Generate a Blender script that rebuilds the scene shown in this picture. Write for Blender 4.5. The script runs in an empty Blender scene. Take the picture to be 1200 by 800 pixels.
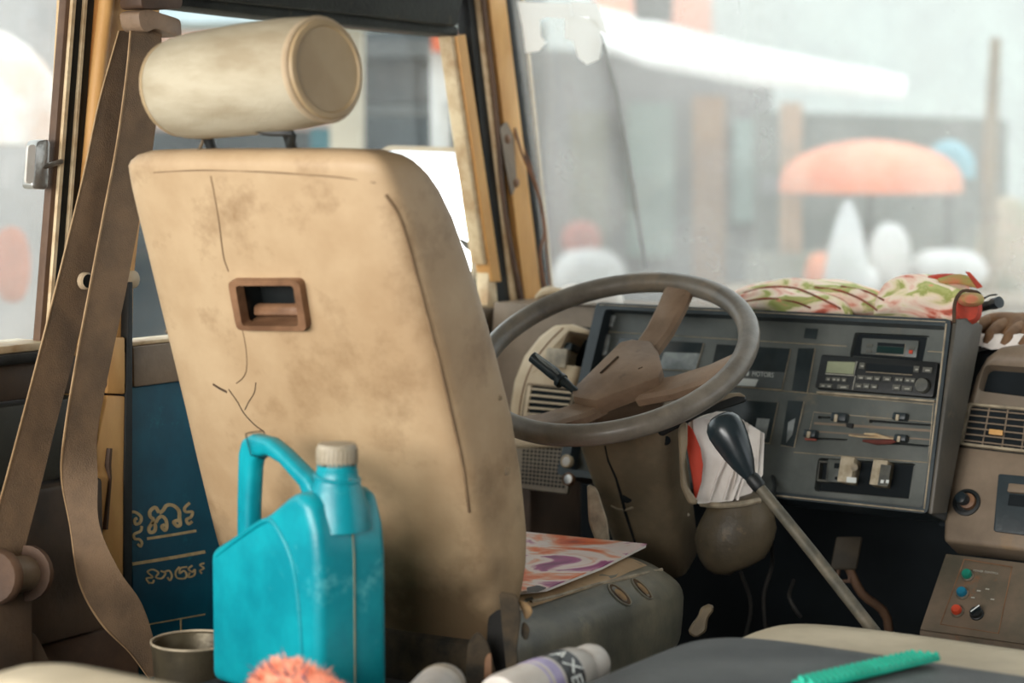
import bpy, bmesh, math, random
from mathutils import Vector as V, Matrix, noise
from mathutils.bvhtree import BVHTree
S = bpy.context.scene
COL = S.collection
random.seed(7)

# ------------------------------------------------------------------ camera
FPX = 2300.0
PSI = math.radians(34); TH = math.atan(210 / 2300.0); HC = 1.12
CF = V((-math.sin(PSI) * math.cos(TH), math.cos(PSI) * math.cos(TH), -math.sin(TH)))
CR = V((math.cos(PSI), math.sin(PSI), 0)); CU = CR.cross(CF)
CC = V((0, 0, HC))
cam = bpy.data.cameras.new('camera'); co = bpy.data.objects.new('camera', cam); COL.objects.link(co)
cam.sensor_width = 36; cam.lens = 36 * FPX / 1200.0
co.matrix_world = Matrix(((CR.x, CU.x, -CF.x, 0), (CR.y, CU.y, -CF.y, 0), (CR.z, CU.z, -CF.z, HC), (0, 0, 0, 1)))
cam.clip_start = 0.05; cam.clip_end = 400
cam.dof.use_dof = True; cam.dof.focus_distance = 2.95; cam.dof.aperture_fstop = 3.0
S.camera = co

# ------------------------------------------------------------------ light
w = bpy.data.worlds.new('overcast_sky'); S.world = w; w.use_nodes = True
bg = w.node_tree.nodes['Background']; bg.inputs['Color'].default_value = (0.90, 0.96, 1.0, 1); bg.inputs['Strength'].default_value = 1.75


def area(name, loc, target, sx, sy, energy, color):
    l = bpy.data.lights.new(name, 'AREA'); l.shape = 'RECTANGLE'; l.size = sx; l.size_y = sy; l.energy = energy; l.color = color
    o = bpy.data.objects.new(name, l); COL.objects.link(o); o.location = loc
    o.rotation_euler = (V(target) - V(loc)).to_track_quat('-Z', 'Y').to_euler()
    return o


area('daylight_side_windows', (-2.05, -0.3, 1.38), (-1.5, 2.2, 0.75), 1.6, 0.8, 37, (1.0, 0.97, 0.93))
area('daylight_rear_windows', (-0.9, -1.2, 1.35), (-1.4, 2.6, 0.75), 2.0, 0.7, 62, (1.0, 0.97, 0.93))
S.view_settings.view_transform = 'Standard'; S.view_settings.look = 'None'
S.view_settings.gamma = 1; S.view_settings.use_curve_mapping = False
S.view_settings.exposure = 0.58

# ------------------------------------------------------------------ pixel rays
def ray(px, py): return CF + CR * ((px - 600) / FPX) + CU * ((400 - py) / FPX)
def onX(px, py, x): v = ray(px, py); return CC + v * (x / v.x)
def onY(px, py, y): v = ray(px, py); return CC + v * (y / v.y)
def onZ(px, py, z): v = ray(px, py); return CC + v * ((z - HC) / v.z)
def onP(px, py, p, n): v = ray(px, py); return CC + v * ((V(p) - CC).dot(n) / v.dot(n))
def atD(px, py, d): return CC + ray(px, py) * d

# ------------------------------------------------------------------ materials
def lin(c):
    r = []
    for x in c[:3]:
        x = x / 255.0
        r.append(x / 12.92 if x <= 0.04045 else ((x + 0.055) / 1.055) ** 2.4)
    return (r[0], r[1], r[2], 1)


MATS = {}
def mat(name, c1, c2=None, scale=7, rough=0.6, metal=0.0, bump=0.15, bscale=90, lo=0.38, hi=0.62, c3=None, s3=22, lo3=0.6, hi3=0.72, spec=0.4, stretch=None, wave=None):
    if name in MATS: return MATS[name]
    m = bpy.data.materials.new(name); m.use_nodes = True; nt = m.node_tree; N = nt.nodes; L = nt.links
    b = N['Principled BSDF']; b.inputs['Roughness'].default_value = rough; b.inputs['Metallic'].default_value = metal
    b.inputs['Specular IOR Level'].default_value = spec
    tc = N.new('ShaderNodeTexCoord'); vec = tc.outputs['Object']
    if stretch:
        mp = N.new('ShaderNodeMapping'); mp.inputs['Scale'].default_value = stretch; L.new(vec, mp.inputs['Vector']); vec = mp.outputs['Vector']
    def nz(sc, det=5, ro=0.6):
        n = N.new('ShaderNodeTexNoise'); n.inputs['Scale'].default_value = sc; n.inputs['Detail'].default_value = det; n.inputs['Roughness'].default_value = ro
        L.new(vec, n.inputs['Vector']); return n.outputs['Fac']
    def mixc(fac, a, bb):
        x = N.new('ShaderNodeMix'); x.data_type = 'RGBA'; L.new(fac, x.inputs['Factor'])
        for s, val in ((x.inputs['A'], a), (x.inputs['B'], bb)):
            if isinstance(val, tuple): s.default_value = val
            else: L.new(val, s)
        return x.outputs['Result']
    def ramp(fac, a, bb):
        r = N.new('ShaderNodeMapRange'); r.inputs['From Min'].default_value = a; r.inputs['From Max'].default_value = bb; L.new(fac, r.inputs['Value']); return r.outputs['Result']
    c2 = c2 or tuple(int(x * 0.82) for x in c1)
    col = mixc(ramp(nz(scale), lo, hi), lin(c1), lin(c2))
    if c3: col = mixc(ramp(nz(s3, 6, 0.7), lo3, hi3), col, lin(c3))
    L.new(col, b.inputs['Base Color'])
    if bump:
        bp = N.new('ShaderNodeBump'); bp.inputs['Strength'].default_value = bump; bp.inputs['Distance'].default_value = 0.004
        L.new(nz(bscale, 3), bp.inputs['Height']); L.new(bp.outputs['Normal'], b.inputs['Normal'])
    MATS[name] = m; return m


def ramp_mat(name, stops, kind='noise', scale=10, dist=4, rough=0.7, detail=4, stretch=None):
    """several printed colours spread by a noise or a wave pattern"""
    m = bpy.data.materials.new(name); m.use_nodes = True; nt = m.node_tree; N = nt.nodes; L = nt.links
    b = N['Principled BSDF']; b.inputs['Roughness'].default_value = rough
    tc = N.new('ShaderNodeTexCoord'); vec = tc.outputs['Object']
    if stretch:
        mp = N.new('ShaderNodeMapping'); mp.inputs['Scale'].default_value = stretch; L.new(vec, mp.inputs['Vector']); vec = mp.outputs['Vector']
    if kind == 'wave':
        t = N.new('ShaderNodeTexWave'); t.inputs['Scale'].default_value = scale; t.inputs['Distortion'].default_value = dist; t.inputs['Detail'].default_value = detail; t.inputs['Detail Scale'].default_value = 1.5
    else:
        t = N.new('ShaderNodeTexNoise'); t.inputs['Scale'].default_value = scale; t.inputs['Detail'].default_value = detail; t.inputs['Distortion'].default_value = dist
    L.new(vec, t.inputs['Vector'])
    r = N.new('ShaderNodeValToRGB'); L.new(t.outputs['Fac'], r.inputs['Fac'])
    e = r.color_ramp.elements
    for i, (p, c) in enumerate(stops):
        x = e[i] if i < 2 else e.new(p)
        x.position = p; x.color = lin(c)
    L.new(r.outputs['Color'], b.inputs['Base Color']); MATS[name] = m; return m


def glass_mat(name, dust, lo, hi, scale, tint=(0.96, 0.98, 0.97), dustc=(205, 205, 200)):
    m = bpy.data.materials.new(name); m.use_nodes = True; nt = m.node_tree; N = nt.nodes; L = nt.links
    N.remove(N['Principled BSDF']); out = N['Material Output']
    tr = N.new('ShaderNodeBsdfTransparent'); tr.inputs['Color'].default_value = tint + (1,)
    gl = N.new('ShaderNodeBsdfGlossy'); gl.inputs['Roughness'].default_value = 0.05; gl.inputs['Color'].default_value = (1, 1, 1, 1)
    df = N.new('ShaderNodeBsdfDiffuse'); df.inputs['Color'].default_value = lin(dustc)
    ts = N.new('ShaderNodeBsdfTranslucent'); ts.inputs['Color'].default_value = lin(dustc)
    ad = N.new('ShaderNodeMixShader'); ad.inputs[0].default_value = 0.6; L.new(df.outputs[0], ad.inputs[1]); L.new(ts.outputs[0], ad.inputs[2])
    tc = N.new('ShaderNodeTexCoord')
    n1 = N.new('ShaderNodeTexNoise'); n1.inputs['Scale'].default_value = scale; n1.inputs['Detail'].default_value = 8; n1.inputs['Roughness'].default_value = 0.62; L.new(tc.outputs['Object'], n1.inputs['Vector'])
    mr = N.new('ShaderNodeMapRange'); mr.inputs['From Min'].default_value = 0.3; mr.inputs['From Max'].default_value = 0.7; mr.inputs['To Min'].default_value = lo; mr.inputs['To Max'].default_value = hi; L.new(n1.outputs['Fac'], mr.inputs['Value'])
    # fine specks stuck on the glass
    vo = N.new('ShaderNodeTexVoronoi'); vo.inputs['Scale'].default_value = 42; vo.inputs['Randomness'].default_value = 1; L.new(tc.outputs['Object'], vo.inputs['Vector'])
    sp = N.new('ShaderNodeMapRange'); sp.inputs['From Min'].default_value = 0.07; sp.inputs['From Max'].default_value = 0.03; sp.inputs['To Min'].default_value = 0; sp.inputs['To Max'].default_value = dust; L.new(vo.outputs['Distance'], sp.inputs['Value'])
    mx = N.new('ShaderNodeMath'); mx.operation = 'MAXIMUM'; L.new(mr.outputs[0], mx.inputs[0]); L.new(sp.outputs[0], mx.inputs[1])
    m1 = N.new('ShaderNodeMixShader'); m1.inputs[0].default_value = 0.03; L.new(tr.outputs[0], m1.inputs[1]); L.new(gl.outputs[0], m1.inputs[2])
    m2 = N.new('ShaderNodeMixShader'); L.new(mx.outputs[0], m2.inputs[0]); L.new(m1.outputs[0], m2.inputs[1]); L.new(ad.outputs[0], m2.inputs[2])
    L.new(m2.outputs[0], out.inputs['Surface']); MATS[name] = m; return m


SEAT = mat('seat_vinyl', (186, 160, 126), (168, 140, 106), 5, 0.55, bump=0.12, bscale=160, c3=(142, 114, 82), s3=8, lo3=0.53, hi3=0.74)
SEATDK = mat('soiled_vinyl', (128, 108, 82), (74, 66, 52), 9, 0.6, bump=0.3, c3=(40, 40, 34), s3=14)
CUSH = mat('worn_seat_cover', (124, 118, 100), (84, 84, 74), 7, 0.42, bump=0.25, bscale=40, c3=(168, 156, 128), s3=5, lo3=0.66, hi3=0.85)
PILLOW = mat('woven_straw_vinyl', (190, 180, 156), (164, 150, 124), 6, 0.6, bump=0.5, bscale=240, stretch=(1, 3, 3))
CAPV = mat('headrest_end_vinyl', (190, 168, 132), (176, 152, 116), 6, 0.5, bump=0.1)
RUST = mat('bronzed_plastic', (140, 104, 76), (104, 74, 52), 14, 0.5, bump=0.2)
BLK = mat('black_plastic', (28, 32, 32), (18, 22, 23), 12, 0.5)
VOID = mat('shade_black', (20, 28, 32), (13, 20, 23), 6, 0.9)  # teal-black of deep shade, put into the colour of recesses and footwell
DASH = mat('dash_dark_plastic', (98, 102, 98), (78, 83, 80), 9, 0.42, bump=0.12, c3=(112, 106, 92), s3=13)
DASHDK = mat('dash_hood_plastic', (52, 62, 66), (38, 47, 51), 8, 0.4, bump=0.12, c3=(80, 82, 78), s3=20, lo3=0.66, hi3=0.8)
DASHBR = mat('dash_taupe_plastic', (136, 120, 102), (112, 98, 82), 7, 0.5, bump=0.18, c3=(142, 120, 94), s3=12)
CREAM = mat('dash_cream_plastic', (206, 188, 158), (180, 158, 128), 6, 0.5, bump=0.1, c3=(140, 108, 78), s3=14, lo3=0.62, hi3=0.74)
CLUSTGL = mat('smoked_gauge_glass', (42, 50, 52), (58, 66, 68), 8, 0.12, bump=0)
GAUGEGREY = mat('grey_with_gauge_glare', (164, 170, 168), (112, 118, 118), 22, 0.25, bump=0)  # brightened so the dials carry the reflection on their glass
EDGE = mat('worn_edge_plastic', (172, 158, 134), (128, 118, 100), 30, 0.5)
WHEEL = mat('wheel_plastic', (128, 121, 110), (102, 96, 87), 16, 0.36, bump=0.15, c3=(140, 126, 108), s3=9, lo3=0.55, hi3=0.75)
WHEELB = mat('wheel_hub_plastic', (152, 128, 106), (128, 106, 86), 12, 0.5, bump=0.2, c3=(92, 76, 62), s3=18)
SHROUD = mat('column_plastic', (150, 133, 108), (118, 106, 86), 8, 0.5, bump=0.2, c3=(116, 102, 82), s3=10)
GOLD = mat('ochre_paint', (222, 174, 110), (198, 148, 88), 9, 0.5, bump=0.2, c3=(84, 58, 34), s3=18, lo3=0.66, hi3=0.74, stretch=(1, 1, 0.35))
BROWN = mat('brown_trim', (96, 72, 54), (72, 54, 42), 8, 0.6, bump=0.2)
RUBBER = mat('black_rubber', (24, 28, 28), (38, 38, 36), 18, 0.6)
PALE = mat('pale_seal', (216, 196, 160), (180, 150, 112), 20, 0.5)
CHROME = mat('bare_metal', (190, 188, 184), (150, 148, 144), 20, 0.3, metal=0.9)
PANELBR = mat('side_panel_brown', (92, 74, 58), (70, 58, 48), 6, 0.6, bump=0.2)
PANELGR = mat('side_panel_grey', (74, 72, 62), (56, 56, 50), 6, 0.6, bump=0.2)
BLUE = mat('blue_door_paint', (6, 82, 102), (4, 64, 82), 7, 0.5, bump=0.12, c3=(12, 98, 112), s3=11)
LETTER = mat('gold_lettering', (196, 172, 128), (170, 146, 104), 40, 0.5, bump=0)
BELT = mat('belt_webbing', (130, 106, 82), (106, 88, 70), 12, 0.75, bump=0.4, bscale=400)
BELTEDGE = mat('belt_edge', (172, 142, 106), (146, 118, 86), 30, 0.6)
JUG = mat('turquoise_plastic', (14, 152, 164), (6, 128, 142), 9, 0.34, bump=0.12, bscale=60, c3=(96, 186, 192), s3=14, lo3=0.60, hi3=0.80)  # pale blotches stand for scuffs and for painted specular highlights
JUGSEAM = mat('jug_dirty_seam', (120, 122, 96), (92, 110, 100), 40, 0.6)
CAPM = mat('grey_cap_plastic', (176, 166, 146), (150, 140, 120), 30, 0.5)
WHITEPL = mat('white_plastic', (208, 202, 194), (194, 187, 177), 16, 0.35, bump=0.05)
LILAC = mat('lilac_band', (170, 158, 196), (150, 140, 180), 20, 0.4, bump=0)
INK = mat('black_print', (24, 24, 28), (34, 34, 36), 20, 0.4, bump=0)
PRINTW = mat('white_print', (226, 230, 226), (214, 220, 216), 20, 0.5, bump=0)
PAPER = mat('paper_white', (238, 232, 224), (220, 212, 204), 14, 0.8, bump=0.1)
REDPL = mat('red_vinyl', (206, 66, 36), (186, 52, 28), 10, 0.5)
BAG = mat('brown_leather_bag', (98, 86, 66), (72, 64, 50), 7, 0.5, bump=0.3, c3=(126, 108, 80), s3=9)
KNOB = mat('black_knob', (38, 48, 52), (26, 34, 38), 10, 0.28, bump=0.05)
STEEL = mat('worn_lever_steel', (104, 97, 82), (72, 70, 60), 26, 0.6, metal=0.15, bump=0.2)
BLKVINYL = mat('black_grained_vinyl', (90, 94, 93), (66, 70, 71), 8, 0.42, bump=0.6, bscale=500)
BEIGEPAD = mat('beige_pad_vinyl', (206, 192, 164), (186, 172, 144), 7, 0.55, bump=0.1)
TURQ = mat('mint_plastic', (36, 190, 160), (24, 170, 142), 20, 0.4, bump=0)
METALBR = mat('stained_sheet_metal', (116, 100, 84), (86, 82, 70), 10, 0.5, bump=0.25, c3=(140, 92, 62), s3=16, metal=0.15)
GREENB = mat('green_button', (24, 130, 108), None, 20, 0.4, bump=0)
BLUEB = mat('blue_button', (22, 116, 146), None, 20, 0.4, bump=0)
REDB = mat('red_button', (206, 74, 46), None, 20, 0.4, bump=0)
SWITCHW = mat('ivory_switch', (196, 184, 160), (160, 146, 120), 40, 0.45)
LCD = mat('grey_green_lcd', (150, 156, 128), (136, 142, 116), 20, 0.25, bump=0)
LCDDK = mat('dark_green_lcd', (26, 52, 50), (20, 40, 40), 20, 0.2, bump=0)
BUTTON = mat('radio_button', (92, 92, 84), (72, 74, 70), 60, 0.5, bump=0)
SILVER = mat('silver_print', (170, 168, 156), (150, 150, 140), 60, 0.4, bump=0)
HEADERM = mat('roof_rail_dark', (40, 44, 40), (26, 30, 28), 12, 0.7, bump=0.4, c3=(66, 60, 48), s3=30)
STRAND = mat('orange_fluff', (255, 184, 154), (248, 148, 114), 20, 0.9, bump=0)
LILACF = mat('lilac_fluff', (120, 104, 130), (84, 84, 104), 20, 0.9, bump=0)
FLOORM = mat('floor_rubber', (38, 38, 36), (26, 28, 28), 8, 0.8)
CEILM = mat('ceiling_lining', (150, 140, 122), (132, 122, 106), 4, 0.8)
RAG = mat('rotten_cover', (74, 62, 46), (38, 36, 30), 22, 0.9, bump=0.4)
WIRE = mat('copper_brown_wire', (130, 88, 60), (104, 70, 48), 30, 0.5, bump=0)
GLASSW = glass_mat('dusty_windscreen_glass', 0.75, 0.16, 0.36, 3.2, dustc=(214, 214, 210))
STICK = glass_mat('white_sticker', 0.9, 0.88, 0.97, 6, dustc=(250, 250, 248))
GLASSS = glass_mat('side_window_glass', 0.0, 0.02, 0.07, 4)
GLASSR = glass_mat('rear_window_glass', 0.4, 0.18, 0.34, 4)
MIRR = mat('mirror_glass', (240, 242, 244), (238, 240, 242), 3, 0.05, metal=1.0, bump=0)
MAG = ramp_mat('magazine_print', [(0.32, (84, 50, 84)), (0.39, (176, 84, 140)), (0.43, (242, 220, 212)), (0.47, (236, 222, 214)), (0.50, (238, 172, 140)), (0.54, (236, 118, 68)), (0.59, (206, 84, 48)), (0.66, (84, 62, 66))], 'noise', 7, 0.8, 0.35, 6)
CLOTH = ramp_mat('flowered_cloth', [(0.26, (110, 62, 46)), (0.34, (206, 104, 82)), (0.40, (236, 196, 176)), (0.47, (244, 226, 206)), (0.53, (228, 214, 170)), (0.57, (160, 168, 92)), (0.63, (188, 190, 122)), (0.68, (236, 150, 124)), (0.76, (190, 66, 50))], 'noise', 11, 0.8, 0.8, 4, stretch=(1, 2.2, 2.2))

# ------------------------------------------------------------------ object helpers
WO = {}
def tag(o, label=None, cat=None, group=None, kind=None):
    if label: o['label'] = label
    if cat: o['category'] = cat
    if group: o['group'] = group
    if kind: o['kind'] = kind
    return o


def thing(name, loc, label=None, cat=None, group=None, kind=None):
    o = bpy.data.objects.new(name, None); COL.objects.link(o); o.location = loc; o.empty_display_size = 0.05
    WO[o.name] = V(loc); return tag(o, label, cat, group, kind)


def mk(name, verts, faces, m, parent=None, smooth=False, origin=None):
    vs = [V(v) for v in verts]
    if origin is None:
        lo = V((min(v.x for v in vs), min(v.y for v in vs), min(v.z for v in vs))); hi = V((max(v.x for v in vs), max(v.y for v in vs), max(v.z for v in vs)))
        origin = (lo + hi) / 2
        if parent is None: origin.z = lo.z
    me = bpy.data.meshes.new(name); me.from_pydata([v - origin for v in vs], [], faces); me.update()
    bm = bmesh.new(); bm.from_mesh(me); bmesh.ops.recalc_face_normals(bm, faces=bm.faces); bm.to_mesh(me); bm.free()
    if smooth:
        me.polygons.foreach_set('use_smooth', [True] * len(me.polygons))
        if smooth == 'auto': me.set_sharp_from_angle(angle=math.radians(38))
    me.materials.append(m)
    o = bpy.data.objects.new(name, me); COL.objects.link(o)
    if parent is not None: o.parent = parent; o.location = origin - WO[parent.name]
    else: o.location = origin
    WO[o.name] = origin.copy()
    return o


def bevel_geo(verts, faces, r, seg=1):
    me = bpy.data.meshes.new('tmp'); me.from_pydata([tuple(v) for v in verts], [], faces)
    bm = bmesh.new(); bm.from_mesh(me); bmesh.ops.recalc_face_normals(bm, faces=bm.faces)
    es = [e for e in bm.edges if len(e.link_faces) == 2 and e.calc_face_angle(0) > 0.5]
    bmesh.ops.bevel(bm, geom=es, offset=r, segments=seg, affect='EDGES', profile=0.5, clamp_overlap=True)
    bm.verts.ensure_lookup_table(); bm.verts.index_update()
    vs = [v.co.copy() for v in bm.verts]; fs = [[v.index for v in f.verts] for f in bm.faces]
    bm.free(); bpy.data.meshes.remove(me); return vs, fs


def box_geo(c, ax, ay, az):
    c = V(c); vs = [c + ax * sx + ay * sy + az * sz for sz in (-1, 1) for sx, sy in ((-1, -1), (1, -1), (1, 1), (-1, 1))]
    return vs, [[0, 3, 2, 1], [4, 5, 6, 7], [0, 1, 5, 4], [1, 2, 6, 5], [2, 3, 7, 6], [3, 0, 4, 7]]


def box(name, lo, hi, m, parent=None, r=0.004, seg=2):
    lo = V(lo); hi = V(hi); c = (lo + hi) / 2; h = (hi - lo) / 2
    vs, fs = box_geo(c, V((h.x, 0, 0)), V((0, h.y, 0)), V((0, 0, h.z)))
    if r: vs, fs = bevel_geo(vs, fs, r, seg)
    return mk(name, vs, fs, m, parent, 'auto' if r else False)


def obox(name, c, ax, ay, az, m, parent=None, r=0.0, seg=1):
    vs, fs = box_geo(c, V(ax), V(ay), V(az))
    if r: vs, fs = bevel_geo(vs, fs, r, seg)
    return mk(name, vs, fs, m, parent, 'auto' if r else False)


def prism(name, pts, n, th, m, parent=None, r=0.0, seg=2):
    """polygon pts (world), extruded by th along n"""
    n = V(n); k = len(pts); vs = [V(p) for p in pts] + [V(p) + n * th for p in pts]
    fs = [list(range(k)), list(range(2 * k - 1, k - 1, -1))] + [[i, (i + 1) % k, k + (i + 1) % k, k + i] for i in range(k)]
    if r: vs, fs = bevel_geo(vs, fs, r, seg)
    return mk(name, vs, fs, m, parent, 'auto' if r else False)


def roundpoly(pts, r, seg=4):
    out = []; k = len(pts)
    for i in range(k):
        p = V(pts[i]); a = V(pts[i - 1]); b = V(pts[(i + 1) % k])
        da = a - p; db = b - p; ra = min(r, da.length * 0.48); rb = min(r, db.length * 0.48)
        A = p + da.normalized() * ra; B = p + db.normalized() * rb
        for j in range(seg + 1):
            t = j / seg; out.append(A * (1 - t) ** 2 + p * 2 * t * (1 - t) + B * t * t)
    return out


def ring(name, outer, inner, n, th, m, parent=None):
    """flat frame between two outlines of equal vertex count, extruded by th along n"""
    n = V(n); k = len(outer)
    vs = [V(p) for p in outer] + [V(p) for p in inner] + [V(p) + n * th for p in outer] + [V(p) + n * th for p in inner]
    fs = []
    for i in range(k):
        j = (i + 1) % k
        fs += [[i, j, k + j, k + i], [2 * k + i, 3 * k + i, 3 * k + j, 2 * k + j], [i, 2 * k + i, 2 * k + j, j], [k + i, k + j, 3 * k + j, 3 * k + i]]
    return mk(name, vs, fs, m, parent, 'auto')


def scale_poly(pts, f):
    c = sum((V(p) for p in pts), V()) / len(pts); return [c + (V(p) - c) * f for p in pts]


def inset_poly(pts, d):
    c = sum((V(p) for p in pts), V()) / len(pts); out = []
    for p in pts:
        v = V(p) - c; out.append(c + v * max(0.05, (v.length - d) / v.length))
    return out


def catmull(pts, sub=6):
    P = [V(p) for p in pts]; P = [P[0] * 2 - P[1]] + P + [P[-1] * 2 - P[-2]]; out = []
    for i in range(1, len(P) - 2):
        for j in range(sub):
            t = j / sub
            out.append(0.5 * ((2 * P[i]) + (P[i + 1] - P[i - 1]) * t + (2 * P[i - 1] - 5 * P[i] + 4 * P[i + 1] - P[i + 2]) * t * t + (3 * P[i] - P[i - 1] - 3 * P[i + 1] + P[i + 2]) * t ** 3))
    out.append(P[-2]); return out


def tube_geo(pts, r, seg=8, closed=False, flat=None):
    pts = [V(p) for p in pts]; k = len(pts); vs = []; fs = []
    rr = r if isinstance(r, (list, tuple)) else [r] * k
    up = None
    for i in range(k):
        a = pts[(i - 1) % k] if (closed or i > 0) else pts[i]; b = pts[(i + 1) % k] if (closed or i < k - 1) else pts[i]
        t = (b - a).normalized()
        if up is None:
            up = V((0, 0, 1)) if abs(t.z) < 0.9 else V((0, 1, 0))
        u = (up - t * up.dot(t))
        if u.length < 1e-6: u = t.orthogonal()
        u.normalize(); up = u; s = t.cross(u)
        for j in range(seg):
            an = 2 * math.pi * j / seg; vs.append(pts[i] + (u * math.cos(an) + s * math.sin(an)) * rr[i])
    for i in range(k if closed else k - 1):
        for j in range(seg):
            a = i * seg + j; b = i * seg + (j + 1) % seg; c = ((i + 1) % k) * seg + (j + 1) % seg; dd = ((i + 1) % k) * seg + j
            fs.append([a, b, c, dd])
    if not closed: fs += [list(range(seg - 1, -1, -1)), list(range((k - 1) * seg, k * seg))]
    return vs, fs


def tube(name, pts, r, m, parent=None, seg=8, closed=False, sub=0):
    if sub:
        if isinstance(r, (list, tuple)): r = [v.x for v in catmull([V((q, 0, 0)) for q in r], sub)]
        pts = catmull(pts, sub)
    vs, fs = tube_geo(pts, r, seg, closed); return mk(name, vs, fs, m, parent, 'auto')


def lathe(name, prof, o, axis, m, parent=None, seg=24, sx=1.0, ref=None):
    """prof = [(radius, height)], turned about axis at o; sx squashes along ref"""
    axis = V(axis).normalized(); u = (V(ref) - axis * V(ref).dot(axis)).normalized() if ref else axis.orthogonal().normalized(); v = axis.cross(u); vs = []; fs = []
    for (r, h) in prof:
        for j in range(seg):
            a = 2 * math.pi * j / seg; vs.append(V(o) + axis * h + u * (r * sx * math.cos(a)) + v * (r * math.sin(a)))
    for i in range(len(prof) - 1):
        for j in range(seg): fs.append([i * seg + j, i * seg + (j + 1) % seg, (i + 1) * seg + (j + 1) % seg, (i + 1) * seg + j])
    fs += [list(range(seg - 1, -1, -1)), list(range((len(prof) - 1) * seg, len(prof) * seg))]
    return mk(name, vs, fs, m, parent, 'auto')


def loft(name, rings, m, parent=None, smooth='auto'):
    k = len(rings[0]); vs = [p for r in rings for p in r]; fs = []
    for i in range(len(rings) - 1):
        for j in range(k): fs.append([i * k + j, i * k + (j + 1) % k, (i + 1) * k + (j + 1) % k, (i + 1) * k + j])
    fs += [list(range(k - 1, -1, -1)), list(range((len(rings) - 1) * k, len(rings) * k))]
    return mk(name, vs, fs, m, parent, smooth)


def superring(c, ax, ay, ex=4, k=36):
    out = []
    for j in range(k):
        a = 2 * math.pi * j / k; ca, sa = math.cos(a), math.sin(a)
        out.append(V(c) + V(ax) * (math.copysign(abs(ca) ** (2 / ex), ca)) + V(ay) * (math.copysign(abs(sa) ** (2 / ex), sa)))
    return out


def ribbon(name, pts, wid, th, m, parent=None, sub=6):
    """flat strap: pts = [(centre, half-width vector)]"""
    C = catmull([p for p, _ in pts], sub); W = catmull([q for _, q in pts], sub); rings = []
    for i, c in enumerate(C):
        t = (C[min(i + 1, len(C) - 1)] - C[max(i - 1, 0)]).normalized(); hw = W[i]; n = t.cross(hw).normalized() * th
        rings.append([c - hw - n, c + hw - n, c + hw + n, c - hw + n])
    return loft(name, rings, m, parent)


def bvh(o):
    mw = V(WO[o.name]); me = o.data
    return BVHTree.FromPolygons([v.co + mw for v in me.vertices], [list(p.vertices) for p in me.polygons])


def hit(tree, px, py, off=0.0):
    d = ray(px, py).normalized(); loc, n, i, dist = tree.ray_cast(CC, d)
    if loc is None: return None
    if n.dot(d) > 0: n = -n
    return loc + n * off


def hits(tree, pxs, off=0.0):
    return [p for p in (hit(tree, x, y, off) for x, y in pxs) if p is not None]


def text(name, body, o, u, v, size, m, parent, ext=0.0003, sx=1.0):
    c = bpy.data.curves.new(name, 'FONT'); c.body = body; c.size = 1; c.extrude = 0.02; c.resolution_u = 2; c.align_x = 'LEFT'
    t = bpy.data.objects.new(name, c); COL.objects.link(t); bpy.context.view_layer.update()
    me = bpy.data.meshes.new_from_object(t.evaluated_get(bpy.context.evaluated_depsgraph_get()))
    bpy.data.objects.remove(t); u = V(u).normalized(); v = V(v).normalized(); n = u.cross(v)
    vs = [V(o) + u * (q.co.x * size * sx) + v * (q.co.y * size) + n * (q.co.z / 0.02 * ext) for q in me.vertices]
    fs = [list(p.vertices) for p in me.polygons]
    return mk(name, vs, fs, m, parent)


def boolean_cut(o, cutter):
    md = o.modifiers.new('cut', 'BOOLEAN'); md.operation = 'DIFFERENCE'; md.object = cutter; md.solver = 'EXACT'
    bpy.context.view_layer.update()
    me = bpy.data.meshes.new_from_object(o.evaluated_get(bpy.context.evaluated_depsgraph_get()))
    o.modifiers.clear(); old = o.data; o.data = me; bpy.data.objects.remove(cutter); me.name = old.name


def pxpoly(f, pts): return [f(x, y) for x, y in pts]


# ================================================================== the bus shell
XW = -2.20          # inner face of the left side
XI = V((1, 0, 0))
def wx(px, py, x=XW): return onX(px, py, x)
def wall_strip(name, pts, x, th, m, parent, r=0.0):
    """piece on the left side: outline from pixels on plane x, thickness th inwards (+x)"""
    return prism(name, [wx(a, b, x + th) for a, b in pts], -XI, th, m, parent, r)


tag(box('floor', (-2.25, -1.6, -0.06), (0.4, 3.55, 0.0), FLOORM, None, 0), kind='structure')
tag(box('ceiling', (-2.25, -1.6, 1.60), (0.4, 3.2, 1.66), CEILM, None, 0), kind='structure')
wr = thing('wall_right', (0.38, 1.0, 0), kind='structure')
box('side_panel', (0.36, -1.6, 0.0), (0.40, 3.5, 0.82), PANELBR, wr, 0)
box('window_head', (0.36, -1.6, 1.45), (0.40, 3.3, 1.60), HEADERM, wr, 0)
box('side_panel', (0.36, -1.6, 0.82), (0.40, 2.2, 1.45), PANELBR, wr, 0)  # unseen panel added over the window openings to cut light from the right
box('window_pillar', (0.36, 3.28, 0.82), (0.40, 3.38, 1.45), GOLD, wr, 0)
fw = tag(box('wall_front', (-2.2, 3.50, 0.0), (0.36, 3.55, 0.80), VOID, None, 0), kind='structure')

wl = thing('wall_left', (XW, 1.5, 0), kind='structure')
box('kick_panel', (XW - 0.05, 3.305, 0.0), (XW + 0.015, 3.56, 0.84), PANELBR, wl, 0.004)
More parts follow.
